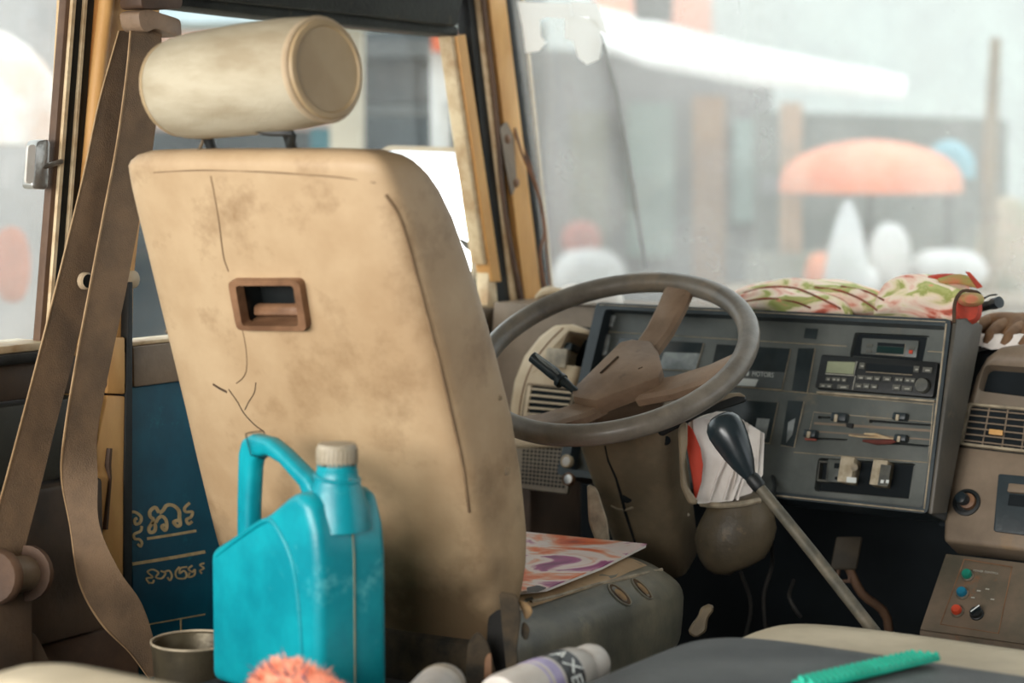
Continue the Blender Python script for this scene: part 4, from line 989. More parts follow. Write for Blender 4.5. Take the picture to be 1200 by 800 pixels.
# clock in its recess
ck = dpl('clock', [c1(505, 288), c1(912, 308), c1(892, 430), c1(492, 402)], PO - 0.013, 0.006, DASH, dash, 0, 0.001)
dpl('clock_display', [c1(604, 340), c1(800, 352), c1(790, 400), c1(596, 388)], PO - 0.007, 0.0006, LCDDK, ck)
dpl('display_shadow', [c1(608, 314), c1(806, 326), c1(802, 350), c1(604, 338)], PO - 0.007, 0.0008, VOID, ck)  # dark strip painted as shade across the top of the display
tube('display_edge', [DP(*c1(594, 394), PO - .0066), DP(*c1(795, 410), PO - .0066), DP(*c1(806, 330), PO - .0066)], 0.0007, EDGE, ck, 5)
for q in ((550, 338), (545, 378), (855, 358)): dpl('clock_button', [c1(q[0] - 20, q[1] - 12), c1(q[0] + 22, q[1] - 10), c1(q[0] + 18, q[1] + 14), c1(q[0] - 24, q[1] + 12)], PO - 0.007, 0.0015, BUTTON, ck)
dpl('clock_button', [c1(836, 372), c1(862, 374), c1(858, 398), c1(832, 396)], PO - 0.007, 0.0022, REDB, ck)
prism('clock_recess_floor', [DP(a, b, PO - 0.0128) for a, b in clk], -DN, 0.0004, VOID, dash)
# radio
RQ = [c1(225, 415), c1(1062, 470), c1(1027, 722), c1(175, 655)]
rad = dpl('radio', RQ, PO, 0.014, BLK, dash, 0.004, 0.0015)
RF = PO + 0.014
dpl('radio_sill', [c1(180, 672), c1(1030, 738), c1(1028, 752), c1(178, 686)], PO, 0.008, EDGE, rad)
dpl('display', [c1(248, 452), c1(448, 458), c1(432, 545), c1(234, 532)], RF, 0.0012, LCD, rad)
tube('display_edge', [DP(*c1(230, 540), RF + .001), DP(*c1(434, 553), RF + .001), DP(*c1(456, 452), RF + .001)], 0.0011, SILVER, rad, 5)
tube('trim_line', [DP(*c1(446, 556), RF + .0003), DP(*c1(424, 655), RF + .0003)], 0.0009, SILVER, rad, 5)
dpl('cassette_slot', [c1(532, 464), c1(866, 490), c1(856, 545), c1(522, 522)], RF, 0.0006, VOID, rad)
tube('slot_edge', [DP(*c1(520, 526), RF + .0003), DP(*c1(856, 549), RF + .0003)], 0.0007, EDGE, rad, 5)
def rbtn(x0, y0, x1, y1, m=BUTTON, marks=1):
    sl = lambda x: (x - x0) * 0.07
    b = dpl('button', [c1(x0 + 4, y0), c1(x1 + 4, y0 + sl(x1)), c1(x1 - 2, y1 + sl(x1)), c1(x0 - 2, y1)], RF, 0.0030, m, rad)
    for i in range(marks):
        f0 = x0 + (x1 - x0) * (i + 0.25) / marks; f1 = x0 + (x1 - x0) * (i + 0.75) / marks; ym = (y0 + y1) / 2 + sl((f0 + f1) / 2)
        dpl('button_mark', [c1(f0, ym - 5), c1(f1, ym - 4), c1(f1 - 2, ym + 6), c1(f0 - 2, ym + 5)], RF + 0.003, 0.0003, SILVER, b) if False else tag(dpl('button_mark', [c1(f0, ym - 5), c1(f1, ym - 4), c1(f1 - 2, ym + 6), c1(f0 - 2, ym + 5)], RF + 0.003, 0.0003, SILVER, rad))
    return b
rbtn(236, 566, 268, 592); rbtn(278, 568, 338, 594, BUTTON, 2); rbtn(348, 572, 382, 600)
rbtn(190, 612, 280, 640, BUTTON, 2); rbtn(318, 620, 402, 648)
rbtn(462, 552, 512, 582); rbtn(516, 556, 576, 586); rbtn(582, 560, 626, 592)
rbtn(648, 562, 706, 594); rbtn(734, 568, 790, 596, BUTTON, 2); rbtn(804, 572, 878, 602, BUTTON, 2)
rbtn(446, 612, 496, 644); rbtn(502, 612, 550, 648); rbtn(558, 618, 606, 650)
rbtn(716, 620, 772, 660); rbtn(784, 628, 856, 664)
rbtn(868, 486, 908, 530); rbtn(934, 494, 1000, 532); rbtn(476, 462, 516, 506)
ko = DP(*c1(940, 632), RF)
lathe('volume_knob', [(0.0125, 0), (0.0125, 0.010), (0.011, 0.013), (0.005, 0.0135)], ko, DN, BUTTON, rad, 20)
# heater sliders
hz = dpl('heater_plate', [c2(150, 80), c2(1004, 150), c2(986, 285), c2(118, 226)], PO - 0.0002, 0.0004, METALBR, dash)
bpy.data.objects.remove(hz)
for s in ([(150, 150), (1000, 205), (996, 222), (146, 166)], [(130, 210), (985, 272), (982, 282), (128, 220)]):
    dpl('slider_scale', [c2(*q) for q in s], PO, 0.0006, DASHBR, dash)
tube('heater_outline', [DP(*c2(112, 228), PO), DP(*c2(146, 78), PO), DP(*c2(1006, 152), PO), DP(*c2(984, 290), PO)], 0.0008, EDGE, dash, 5)
def sknob(x0, y0, x1, y1, m, cap=None):
    k = dpl('slider_knob', [c2(x0 + 6, y0), c2(x1 + 6, y0 + 6), c2(x1 - 4, y1), c2(x0 - 4, y1 - 6)], PO, 0.016, m, dash, 0, 0.002)
    if cap: dpl('knob_grip', [c2(x0 + 8, y0 + 4), c2(x0 + 30, y0 + 6), c2(x0 + 22, y1 - 6), c2(x0, y1 - 8)], PO + 0.016, 0.003, cap, k, 0, 0.0008)
sknob(292, 92, 400, 158, DASHDK, SWITCHW); sknob(735, 92, 830, 148, DASHDK, SWITCHW); sknob(95, 214, 182, 272, DASHDK, SWITCHW); sknob(745, 248, 832, 302, DASHDK, SWITCHW)
CRDULL = mat('dull_red_tape', (150, 78, 62), (122, 64, 52), 30, 0.7)
dpl('broken_knob', [c2(385, 160), c2(438, 165), c2(430, 198), c2(390, 192)], PO, 0.006, BLK, dash, 0.002)
tube('red_knob_rag', [DP(*c2(500, 284), PO + .006), DP(*c2(600, 296), PO + .011), DP(*c2(700, 292), PO + .010), DP(*c2(740, 286), PO + .006)], [0.002, 0.0045, 0.0042, 0.002], mat('dark_red_rag', (120, 62, 52), (96, 50, 44), 20, 0.8), dash, 8)
tube('twisted_wire', [DP(*c2(400, 245), PO + .004), DP(*c2(480, 255), PO + .008), DP(*c2(600, 262), PO + .012), DP(*c2(720, 270), PO + .006)], 0.0014, PALE, dash, 6, False, 3)
tube('pale_knob_rag', [DP(*c2(510, 234), PO + .006), DP(*c2(590, 242), PO + .012), DP(*c2(690, 268), PO + .006)], [0.0015, 0.003, 0.0015], PALE, dash, 8)
dpl('red_knob_rag', [c2(88, 268), c2(170, 275), c2(166, 288), c2(90, 284)], PO + 0.002, 0.005, CRDULL, dash, 0.001)
# switches in the lower bay
def switch(q, h, m, side=True):
    return dpl('rocker_switch', [c2(*p) for p in q], PO - 0.02, h, m, dash, 0, 0.0015)
sw = ring('switch_frame', [DP(*c2(*q), PO - 0.006) for q in [(172, 425), (258, 432), (246, 582), (160, 574)]], [DP(*c2(*q), PO - 0.006) for q in [(190, 440), (246, 445), (234, 568), (178, 560)]], -DN, 0.014, BUTTON, dash)
s2_ = switch([(270, 425), (380, 436), (358, 598), (252, 588)], 0.014, DASH)
dpl('switch_hole', [c2(295, 445), c2(344, 449), (c2(340, 486)), c2(292, 482)], PO - 0.006, 0.0006, VOID, s2_)
lathe('switch_hole', [(0.0030, 0), (0.0028, 0.0007)], DP(*c2(308, 555), PO - 0.006), DN, VOID, s2_, 12)
s3_ = switch([(392, 418), (492, 430), (462, 612), (362, 600)], 0.030, SWITCHW)
lathe('switch_lamp', [(0.0062, 0), (0.0060, 0.002), (0.003, 0.003)], DP(*c2(440, 478), PO + 0.010), DN, EDGE, s3_, 16)
dpl('switch_mark', [c2(385, 545), c2(455, 552), c2(450, 590), c2(380, 583)], PO + 0.010, 0.0006, PRINTW, s3_)
s4_ = switch([(624, 442), (730, 452), (698, 632), (594, 622)], 0.030, SWITCHW)
dpl('switch_face', [c2(632, 456), c2(706, 463), c2(680, 612), c2(608, 605)], PO + 0.010, 0.0015, BUTTON, s4_)
for x in (630, 668): dpl('switch_mark', [c2(x, 566), c2(x + 22, 568), c2(x + 18, 592), c2(x - 4, 590)], PO + 0.0115, 0.0006, PRINTW, s4_)

# passenger side of the dash
RPT = V((0, 3.175, 0.80)); RN = V((0, -0.306, 0.165)).normalized(); RV = V((0, -0.165, -0.306)).normalized()
def RP(px, py, off=0.0): return onP(px, py, RPT + RN * off, RN)
rt = RP(1200, 401); rb = RP(1105, 634)
out_r = [RP(a, b) for a, b in [(1105, 634), (1107, 595), (1117, 540), (1131, 480), (1143, 440), (1155, 418), (1172, 405), (1200, 401)]]
out_r += [V((0.33, rt.y, rt.z)), V((0.33, rb.y, rb.z))]
pr = prism('passenger_panel', out_r, -RN, 0.07, DASHBR, dash, 0.008, 3)
cub = [(1152, 424), (1250, 431), (1247, 468), (1143, 455)]
boolean_cut(pr, prism('cutter', roundpoly([RP(a, b, 0.01) for a, b in cub], 0.012, 4), -RN, 0.06, BLK))
for poly in pr.data.polygons: poly.material_index = 0
prism('cubby_floor', [RP(a, b, -0.048) for a, b in [(1140, 415), (1260, 424), (1255, 475), (1132, 462)]], -RN, 0.001, VOID, dash)
def rpl(name, pts, off, th, m, parent, rad=0.0, bev=0.0):
    P = [RP(a, b, off) for a, b in pts]
    if rad: P = roundpoly(P, rad, 3)
    return prism(name, P, RN, th, m, parent, bev, 2)
vo = [RP(a, b, 0.0005) for a, b in [(1134, 473), (1232, 482), (1226, 534), (1123, 522)]]
tube('vent_outline', roundpoly([p + RN * 0.0005 for p in scale_poly(vo, 1.04)], 0.008, 3), 0.0012, BLK, dash, 5, True)
ven = ring('air_vent', roundpoly(vo, 0.008, 3), roundpoly(inset_poly(vo, 0.009), 0.005, 3), RN, 0.007, EDGE, dash)
prism('vent_throat', inset_poly(vo, 0.007), RN, 0.0008, VOID, ven)
def lerp(a, b, t): return a + (b - a) * t
iv = inset_poly(vo, 0.009)
for i in range(6):
    t = (i + 0.5) / 6; a = lerp(iv[0], iv[3], t); b = lerp(iv[1], iv[2], t)
    obox('vent_slat', (a + b) / 2 + RN * 0.003, (b - a) * 0.5, RN * 0.003 + RV * 0.0008, RV * 0.0012, DASHBR, ven)
for t in (0.25, 0.5, 0.75):
    a = lerp(iv[0], iv[1], t); b = lerp(iv[3], iv[2], t); obox('vent_bar', (a + b) / 2 + RN * 0.002, XI * 0.0012, (b - a) * 0.5, RN * 0.001, DASHBR, ven)
rpl('vent_tab', [(1160, 503), (1176, 505), (1175, 511), (1159, 509)], 0.006, 0.004, GOLD, ven, 0, 0.001)
lo_ = RP(1133, 589)
li = lathe('lighter_socket', [(0.023, 0), (0.023, 0.004), (0.018, 0.005), (0.017, 0.002)], lo_, RN, BLK, dash, 24)
lathe('lighter_barrel', [(0.013, 0), (0.013, 0.012), (0.010, 0.013)], lo_ + XI * 0.004, RN, RUST, li, 20)
lathe('lighter_knob', [(0.0095, 0.010), (0.0105, 0.020), (0.009, 0.027), (0.003, 0.029)], lo_ + XI * 0.001, RN + XI * -0.12, KNOB, li, 20)
ash = rpl('ashtray', [(1171, 556), (1300, 568), (1296, 640), (1165, 623)], 0.0, 0.005, DASHDK, dash, 0.004, 0.0015)
rpl('ashtray_pull', [(1184, 568), (1300, 579), (1299, 589), (1182, 578)], 0.005, 0.010, DASHBR, ash, 0, 0.002)
rpl('ashtray_slot', [(1183, 579), (1299, 590), (1297, 604), (1181, 592)], 0.005, 0.0008, VOID, ash)
# right flank of the instrument hood
prism('hood_flank', [DP(1116, 374, -0.002), DP(1087, 602, -0.002), DP(1087, 602, -0.002) + V((0.005, 0.052, -0.005)), DP(1116, 374, -0.002) + V((0.010, 0.094, -0.016)), DP(1116, 374, -0.002) + V((0.006, 0.05, 0.0))], XI, 0.008, mat('hood_flank_plastic', (84, 79, 70), (66, 64, 58), 8, 0.5, c3=(112, 100, 82), s3=14), dash, 0.003)

# driver's left end of the dash
LO = 0.0
left = [(598, 524), (595, 478), (600, 446), (612, 416), (630, 393), (648, 379), (668, 378), (692, 386), (672, 455), (655, 524)]
lpn = prism('left_panel', [DP(a, b, LO) for a, b in left], -DN, 0.10, CREAM, dash, 0.012, 3)
hole = [(663, 386), (690, 390), (678, 428), (645, 424)]
boolean_cut(lpn, prism('cutter', roundpoly([DP(a, b, LO + 0.01) for a, b in hole], 0.006, 3), -DN, 0.075, BLK))
for poly in lpn.data.polygons: poly.material_index = 0
prism('hole_back', [DP(a, b, LO - 0.06) for a, b in [(655, 380), (695, 384), (685, 435), (635, 430)]], -DN, 0.001, VOID, lpn)
tube('panel_groove', [DP(607, 500, LO + .0003), DP(611, 465, LO + .0003), DP(622, 430, LO + .0003), DP(642, 402, LO + .0003), DP(660, 384, LO + .0003)], 0.0014, RUST, lpn, 6, False, 4)
dpl('switch_stub', [(652, 412), (676, 414), (673, 436), (648, 434)], LO - 0.03, 0.034, EDGE, lpn, 0.003, 0.002)
dpl('switch_stub', [(665, 405), (680, 406), (678, 414), (663, 413)], LO - 0.04, 0.03, DASHDK, lpn, 0.002, 0.001)
vo2 = [DP(a, b, LO + 0.0005) for a, b in [(619, 449), (676, 455), (668, 496), (612, 492)]]
v2 = ring('air_vent', roundpoly(vo2, 0.006, 3), roundpoly(inset_poly(vo2, 0.007), 0.004, 3), DN, 0.005, SEATDK, dash)
prism('vent_throat', inset_poly(vo2, 0.005), DN, 0.0008, VOID, v2)
iv2 = inset_poly(vo2, 0.009)
for i in range(5):
    t = (i + 0.4) / 5; a = lerp(iv2[0], iv2[3], t); b = lerp(iv2[1], iv2[2], t)
    obox('vent_slat', (a + b) / 2 + DN * 0.003, (b - a) * 0.5, DN * 0.003 + DV * 0.001, DV * 0.0016, CREAM, v2)
obox('vent_frame_bar', (iv2[0] + iv2[3]) / 2 + DN * 0.003, (iv2[0] - iv2[3]) * 0.5, DN * 0.003, XI * 0.004, CREAM, v2)
gr = dpl('speaker_grille', [(606, 516), (674, 520), (668, 580), (606, 572)], LO - 0.02, 0.01, mat('grille_grey', (138, 126, 108), (118, 106, 90), 9, 0.5), dash, 0.004, 0.002)
gp = [DP(a, b, LO - 0.0085) for a, b in [(612, 521), (668, 525), (662, 573), (610, 567)]]
vs = []; fs = []
for i in range(12):
    for j in range(10):
        p = lerp(lerp(gp[0], gp[1], (i + 0.5) / 12), lerp(gp[3], gp[2], (i + 0.5) / 12), (j + 0.5) / 10); b = len(vs)
        for q in range(8): vs.append(p + XI * (0.0031 * math.cos(q * math.pi / 4)) + DV * (0.0024 * math.sin(q * math.pi / 4)))
        fs.append([b + q for q in range(8)])
tag(mk('grille_holes', vs, fs, VOID, gr), kind='stuff')
for (a, b, r, m) in ((666, 541, 0.012, CREAM), (668, 562, 0.012, RUST)):
    k = lathe('dial_knob', [(r, 0), (r, 0.008), (r * 0.85, 0.010), (r * 0.75, 0.008), (r * 0.3, 0.008)], DP(a, b, LO - 0.005), DN, m, dash, 20)
    lathe('knob_face', [(r * 0.7, 0.0082), (r * 0.3, 0.0088)], DP(a, b, LO - 0.005), DN, WHITEPL if m is CREAM else CHROME, k, 16)
prism('under_panel', [V((XW + 0.02, 3.04, 0.60)), V((XW + 0.02, 3.04, 0.56)), V((XW + 0.02, 3.3, 0.50)), V((XW + 0.02, 3.3, 0.60))], XI, 0.55, VOID, dash)

# ================================================================== steering wheel and column
WC = V((-1.6473, 2.7346, 0.8072)); WA = 1.072; WB_ = 0.104
WN = V((math.sin(WB_) * math.cos(WA), -math.cos(WB_) * math.cos(WA), math.sin(WA)))
WU = WN.cross(V((0, 0, 1))).normalized(); WV = WN.cross(WU)
def WP(px, py, off=0.0): return onP(px, py, WC + WN * off, WN)
sw_ = thing('steering_wheel', WC - WN * 0.09, 'large grey-brown three-spoke steering wheel with angular hub pad', 'steering wheel')
RW = 0.225
tube('rim', [WC + WU * (RW * math.cos(t)) + WV * (RW * math.sin(t)) for t in [2 * math.pi * j / 96 for j in range(96)]], 0.0178, WHEEL, sw_, 18, True)
def spoke(pa, pb, wa_, wb__, th):
    """flat bar from hub pa to rim pb, half widths wa_/wb__"""
    ax = (pb - pa).normalized(); s = ax.cross(WN).normalized(); nn = s.cross(ax).normalized()
    ringz = []
    for t in (0.0, 0.35, 0.7, 1.0):
        c = lerp(pa, pb, t) - WN * (0.010 * math.sin(t * math.pi)); w_ = wa_ + (wb__ - wa_) * t; h = th * (1 - 0.25 * t)
        ringz.append([c + s * x * w_ + nn * y * h for x, y in ((-1, -0.5), (-0.75, -1), (0.75, -1), (1, -0.5), (1, 0.5), (0.75, 1), (-0.75, 1), (-1, 0.5))])
    return loft('spoke', ringz, WHEELB, sw_)
hubc = WC - WN * 0.050
HC0 = WP(722, 440, -0.045)
spoke(WP(757, 412, -0.045), WP(799, 334, 0.0), 0.024, 0.027, 0.012)
spoke(WP(750, 462, -0.05), WP(868, 424, 0.0), 0.026, 0.026, 0.012)
spoke(WP(712, 470, -0.05), WP(610, 500, 0.0), 0.024, 0.026, 0.012)
padp = [WP(a, b, -0.018) for a, b in [(670, 456), (727, 400), (741, 397), (762, 399), (771, 411), (776, 431), (772, 441), (698, 469), (671, 464)]]
pad = prism('horn_pad', padp, -WN, 0.030, WHEELB, sw_, 0.0028, 2)
prism('hub_base', [p - WN * 0.031 for p in scale_poly(padp, 0.93)], -WN, 0.030, mat('hub_shaded_plastic', (92, 76, 60), (76, 62, 50), 12, 0.5), sw_, 0.003, 2)  # shade below the pad is put into this darker hub plastic
tube('pad_slot', [WP(704, 437, -0.0175), WP(724, 418, -0.0175)], 0.0022, TEAR, pad, 6)
tube('pad_scratch', [WP(748, 432, -0.0178), WP(753, 430, -0.0178)], 0.0008, TEAR, pad, 5)

clm = thing('steering_column', WC - WN * 0.47, 'brown plastic steering column cover with a cracked seam below the wheel', 'column')
def colr(o, hu, hv, du=0.0, dv=0.0, ex=4.5): return superring(WC - WN * o + WU * du + WV * dv, WU * hu, WV * hv, ex, 40)
shr = loft('column_cover', [colr(0.105, 0.066, 0.045), colr(0.115, 0.078, 0.055), colr(0.16, 0.080, 0.060), colr(0.24, 0.074, 0.058), colr(0.34, 0.067, 0.054), colr(0.415, 0.063, 0.050), colr(0.43, 0.057, 0.044)], SHROUD, clm)
tube('column_shaft', [WC - WN * 0.081, WC - WN * 0.11], 0.032, BLK, clm, 16)
treeS = bvh(shr)
cr = hits(treeS, [(709, 522), (713, 540), (722, 560), (728, 580), (733, 600), (740, 622), (746, 640)], 0.0003)
if len(cr) > 1: tube('cover_crack', cr, [0.0016, 0.0018, 0.002, 0.003, 0.0028, 0.0025, 0.002][:len(cr)], VOID, shr, 6)
for a, b, r in ((735, 583, 0.009), (780, 516, 0.008), (806, 603, 0.003)):
    p = hit(treeS, a, b, 0.0004)
    if p: lathe('cover_hole', [(r, 0), (r * 0.8, 0.001)], p, -ray(a, b), VOID if r > 0.004 else EDGE, shr, 14)
cl = hits(treeS, [(716, 592), (724, 596), (733, 597), (742, 594)], 0.001)
if len(cl) > 1: tube('cover_lip', cl, 0.002, EDGE, shr, 6)
prism('cover_flange', roundpoly([atD(a, b, 3.12) for a, b in [(795, 500), (806, 492), (806, 520), (802, 545), (806, 570), (820, 590), (808, 592), (798, 570)]], 0.006, 2), CF, 0.012, SHROUD, clm, 0.003, 1)
prism('cover_flange', roundpoly([atD(a, b, 3.16) for a, b in [(688, 566), (700, 572), (712, 610), (716, 645), (700, 640), (690, 612)]], 0.006, 2), CF, 0.012, EDGE, clm, 0.003, 1)
# stalks
lst = tube('stalk', [atD(700, 480, 3.16), atD(668, 453, 3.18), atD(650, 438, 3.2), atD(624, 418, 3.22)], [0.006, 0.0065, 0.011, 0.0095], DASHDK, clm, 12)
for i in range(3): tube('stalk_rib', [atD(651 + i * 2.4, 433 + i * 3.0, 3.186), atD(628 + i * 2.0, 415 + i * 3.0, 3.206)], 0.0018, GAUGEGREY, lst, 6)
tube('stalk_collar', [atD(655, 444, 3.194), atD(659, 447, 3.19)], 0.0125, DASHDK, lst, 12)
rst = prism('stalk', roundpoly([atD(a, b, 3.16) for a, b in [(770, 505), (818, 482), (858, 462), (874, 464), (876, 470), (862, 475), (822, 487), (775, 512)]], 0.004, 2), CF, 0.016, BLK, clm, 0.003, 1)
prism('stalk_face', roundpoly([atD(a, b, 3.158) for a, b in [(818, 478), (845, 461), (868, 460), (875, 465), (862, 464), (845, 470), (822, 483)]], 0.003, 2), CF, 0.012, EDGE, rst, 0.002, 1)

# ================================================================== gear lever
gl = thing('gear_lever', (-1.12, 2.60, 0.30), 'long bare metal gear lever with bulbous black knob', 'gear lever')
g0 = atD(876, 553, 2.88); g1_ = atD(1034, 752, 2.80)
gax = (g0 - g1_).normalized()
tube('shaft', [g1_ - gax * 0.10, g1_, lerp(g1_, g0, 0.5) + V((0, 0, 0.002)), g0], [0.0095, 0.0092, 0.009, 0.008], STEEL, gl, 14)
kt = atD(846, 494, 2.90); kax = (kt - g0).normalized()
kn = lathe('knob', [(0.008, -0.010), (0.012, 0.0), (0.017, 0.012), (0.022, 0.030), (0.0265, 0.052), (0.0285, 0.068), (0.027, 0.080), (0.021, 0.089), (0.012, 0.093), (0.003, 0.094)], g0, kax, KNOB, gl, 28)
lathe('knob_cap', [(0.016, 0.0885), (0.0155, 0.0925), (0.010, 0.0945)], g0, kax, BLK, kn, 20)
lathe('collar', [(0.0095, -0.03), (0.011, -0.026), (0.011, -0.012), (0.0095, -0.008)], g0, gax, BLK, gl, 16)
box('gear_boot', (-1.19, 2.55, 0.0), (-1.03, 2.72, 0.36), VOID, gl, 0.02)

# ================================================================== brown pouch, papers, red file behind the lever
pg = []
pc_ = atD(862, 625, 3.24)
for i in range(11):
    a = -math.pi / 2 + math.pi * i / 10; h = math.sin(a); rr = max(0.03, math.cos(a)) ** 0.55
    if h > 0.5: rr = max(rr, 0.72 if i < 10 else 0.5)
    pg.append([pc_ + CR * (0.066 * rr * math.cos(t) * (1 + 0.06 * noise.noise(V((math.cos(t) * 2, math.sin(t) * 2, i * 0.5))))) + V((CF.x, CF.y, 0)) * (0.05 * rr * math.sin(t)) + V((0, 0, 0.060 * h + (0.01 * math.cos(t)))) for t in [2 * math.pi * j / 24 for j in range(24)]])
pch = thing('brown_pouch', pc_ - V((0, 0, 0.065)), 'bulging brown leather pouch hanging below the dash beside the column', 'pouch')
loft('pouch_body', pg, BAG, pch, True)
tube('pouch_rim', [atD(822, 590, 3.22), atD(840, 592, 3.19), atD(865, 591, 3.19), atD(890, 586, 3.21)], 0.005, EDGE, pch, 8, False, 4)
tube('pouch_hanger', [atD(905, 588, 3.24), atD(908, 570, 3.30), atD(905, 555, 3.36)], 0.004, BLK, pch, 8)
pp = thing('paper_stack', atD(852, 590, 3.2), 'fanned stack of white papers standing in the brown pouch', 'papers')
for i in range(8):
    t = i / 7; d = 3.20 + 0.006 * i
    P = [(818 - 2 * t, 590 - 2 * t), (812 - 6 * t, 492 - 4 * t), (840 + 10 * t, 482 + t * 0), (862 + 34 * t, 486 + 22 * t), (850 + 44 * t, 562 - 6 * t), (846 + 30 * t, 588 - 3 * t)]
    pts3 = [atD(a, b, d + 0.012 * math.sin(a * 0.09 + i)) for a, b in P]
    prism('sheet', pts3, V((CF.x, CF.y, 0)), 0.0022, PAPER, pp)
for i in range(3):
    tube('sheet_fold', [atD(832 + 16 * i, 586, 3.193), atD(840 + 16 * i, 560, 3.192), atD(852 + 12 * i, 534, 3.193)], 0.0022, PAPER, pp, 6)
rf = prism('red_file', [atD(a, b, 3.17) for a, b in [(802, 493), (812, 503), (821, 525), (824, 545), (822, 565), (815, 588), (811, 560), (806, 530)]], CF, 0.006, REDPL, None, 0.001, 1)
tag(rf, 'thin red file tucked between column cover and white papers', 'file')

# ================================================================== things on top of the dash
def roll(name, x0, x1, y, zb, ry, rz, m, seed, parent=None, n=30, sag=0.0):
    rg = []
    for i in range(n + 1):
        t = i / n; x = x0 + (x1 - x0) * t; e = (1 - abs(2 * t - 1) ** 3.2) ** 0.5 if 0 < t < 1 else 0.12
        e = max(e, 0.12); row = []
        for j in range(28):
            a = 2 * math.pi * j / 28; f = 1 + 0.16 * noise.noise(V((x * 16, math.cos(a) * 1.6, math.sin(a) * 1.6 + seed))) + 0.08 * math.sin(a * 5 + x * 38 + seed)
            z = math.sin(a) * rz * e * f
            row.append(V((x, y + math.cos(a) * ry * e * f, max(zb + 0.001, zb + rz * 0.75 * e + z - sag * t))))
        rg.append(row)
    return loft(name, rg, m, parent, True)


cb = thing('cloth_roll', (-1.42, 3.2, 0.848), 'flowered red, green and cream cloth rolled up on the dash top', 'cloth')
roll('left_fold', -1.70, -1.36, 3.235, 0.848, 0.06, 0.035, CLOTH, 1, cb)
roll('right_fold', -1.385, -1.20, 3.19, 0.848, 0.05, 0.045, CLOTH, 5, cb)
roll('lower_fold', -1.66, -1.42, 3.17, 0.848, 0.04, 0.026, CLOTH, 9, cb)
ctr = [bvh(o) for o in cb.children]
def chit(px, py):
    P = [p for p in (hit(t, px, py, 0.0012) for t in ctr) if p is not None]
    return min(P, key=lambda p: (p - CC).length) if P else None
FOLDC = mat('cloth_fold_red', (150, 70, 50), (110, 66, 44), 30, 0.8)
for ln in ([(872, 343), (900, 337), (930, 338), (955, 347), (985, 362)], [(872, 354), (900, 350), (930, 353), (950, 361)], [(955, 337), (985, 341), (1010, 352), (1028, 363)], [(985, 336), (1015, 342), (1036, 352)]):
    P = [p for p in (chit(a, b) for a, b in ln) if p is not None]
    if len(P) > 1: tube('cloth_fold', P, 0.0019, FOLDC, cb, 6, False, 4)
CG = mat('cloth_olive', (150, 150, 84), (196, 120, 90), 30, 0.8); CRD = mat('cloth_red', (196, 70, 50), (150, 60, 44), 30, 0.8)
tube('cloth_hem', [atD(1062, 345, 3.36), atD(1085, 331, 3.36), atD(1115, 328, 3.36), atD(1142, 332, 3.36)], [0.006, 0.010, 0.011, 0.007], CRD, cb, 10, False, 4)
tube('cloth_hem', [atD(1100, 330, 3.34), atD(1125, 327, 3.34), atD(1146, 334, 3.33)], [0.006, 0.009, 0.006], CG, cb, 10, False, 4)
prism('cloth_tip', [atD(a, b, 3.32) for a, b in [(1132, 318), (1137, 319), (1152, 336), (1146, 338)]], CF, 0.006, CRD, cb)
tube('cloth_end_edge', [atD(1118, 378, 3.20), atD(1119, 355, 3.21), atD(1128, 341, 3.22), atD(1146, 343, 3.23), atD(1150, 352, 3.24)], 0.003, TEAR, cb, 6, False, 4)
loft('cloth_end', [superring(atD(1134, 362, 3.26 - 0.03 * t), CR * (0.024 * s), V((0, 0, 0.026 * s)), 2.5, 20) for t, s in ((0, 1), (0.6, 1), (1, 0.7))], CRD, cb)
loft('cloth_end', [superring(atD(1138, 351, 3.225 - 0.02 * t), CR * (0.022 * s), V((0, 0, 0.012 * s)), 2.2, 16) for t, s in ((0, 1), (0.6, 0.9), (1, 0.5))], CG, cb)
fl = thing('black_torch', atD(1158, 362, 3.3), 'small black torch end poking out beside the rolled cloth', 'torch')
tube('barrel', [atD(1142, 362, 3.32), atD(1168, 355, 3.27)], 0.008, BLK, fl, 14)
tube('head', [atD(1164, 356, 3.28), atD(1171, 354, 3.265)], 0.010, KNOB, fl, 14)
tube('lanyard', [atD(1152, 350, 3.3), atD(1160, 346, 3.29), atD(1168, 345, 3.28)], 0.0015, BLK, fl, 6)
gv = thing('leather_glove', (-1.16, 3.27, 0.80), 'crumpled brown leather glove lying at the foot of the windscreen', 'glove')
GLV = mat('glove_leather', (134, 100, 68), (100, 74, 50), 16, 0.7, bump=0.4)
roll('palm', -1.245, -1.06, 3.27, 0.80, 0.05, 0.036, GLV, 12, gv)
for i in range(4): tube('finger', [V((-1.195 + 0.03 * i, 3.27, 0.845)), V((-1.205 + 0.032 * i, 3.235, 0.846 - 0.003 * i)), V((-1.215 + 0.034 * i, 3.205, 0.828)), V((-1.215 + 0.03 * i, 3.195, 0.812))], [0.011, 0.012, 0.011, 0.008], GLV, gv, 10, False, 4)
cpz = mk('crumpled_paper', [V((-1.205 + 0.08 * (i % 6) / 5 + 0.006 * noise.noise(V((i, 3, 1))), 3.185 + 0.04 * (i // 6) / 3, 0.801 + 0.026 * abs(noise.noise(V((i * 0.7, 1.3, 0.2)))) + 0.022 * (i // 6 in (1, 2)))) for i in range(24)], [[r * 6 + c, r * 6 + c + 1, r * 6 + c + 7, r * 6 + c + 6] for r in range(3) for c in range(5)], PAPER)
tag(cpz, 'crumpled white paper scrap beside the brown leather glove', 'paper')
tis = thing('tissue_wad', (-2.0, 3.2, 0.847), 'wad of greyish tissue on the dash corner by the front pillar', 'tissue')
roll('wad', -2.06, -1.91, 3.20, 0.847, 0.045, 0.022, PAPER, 21, tis)
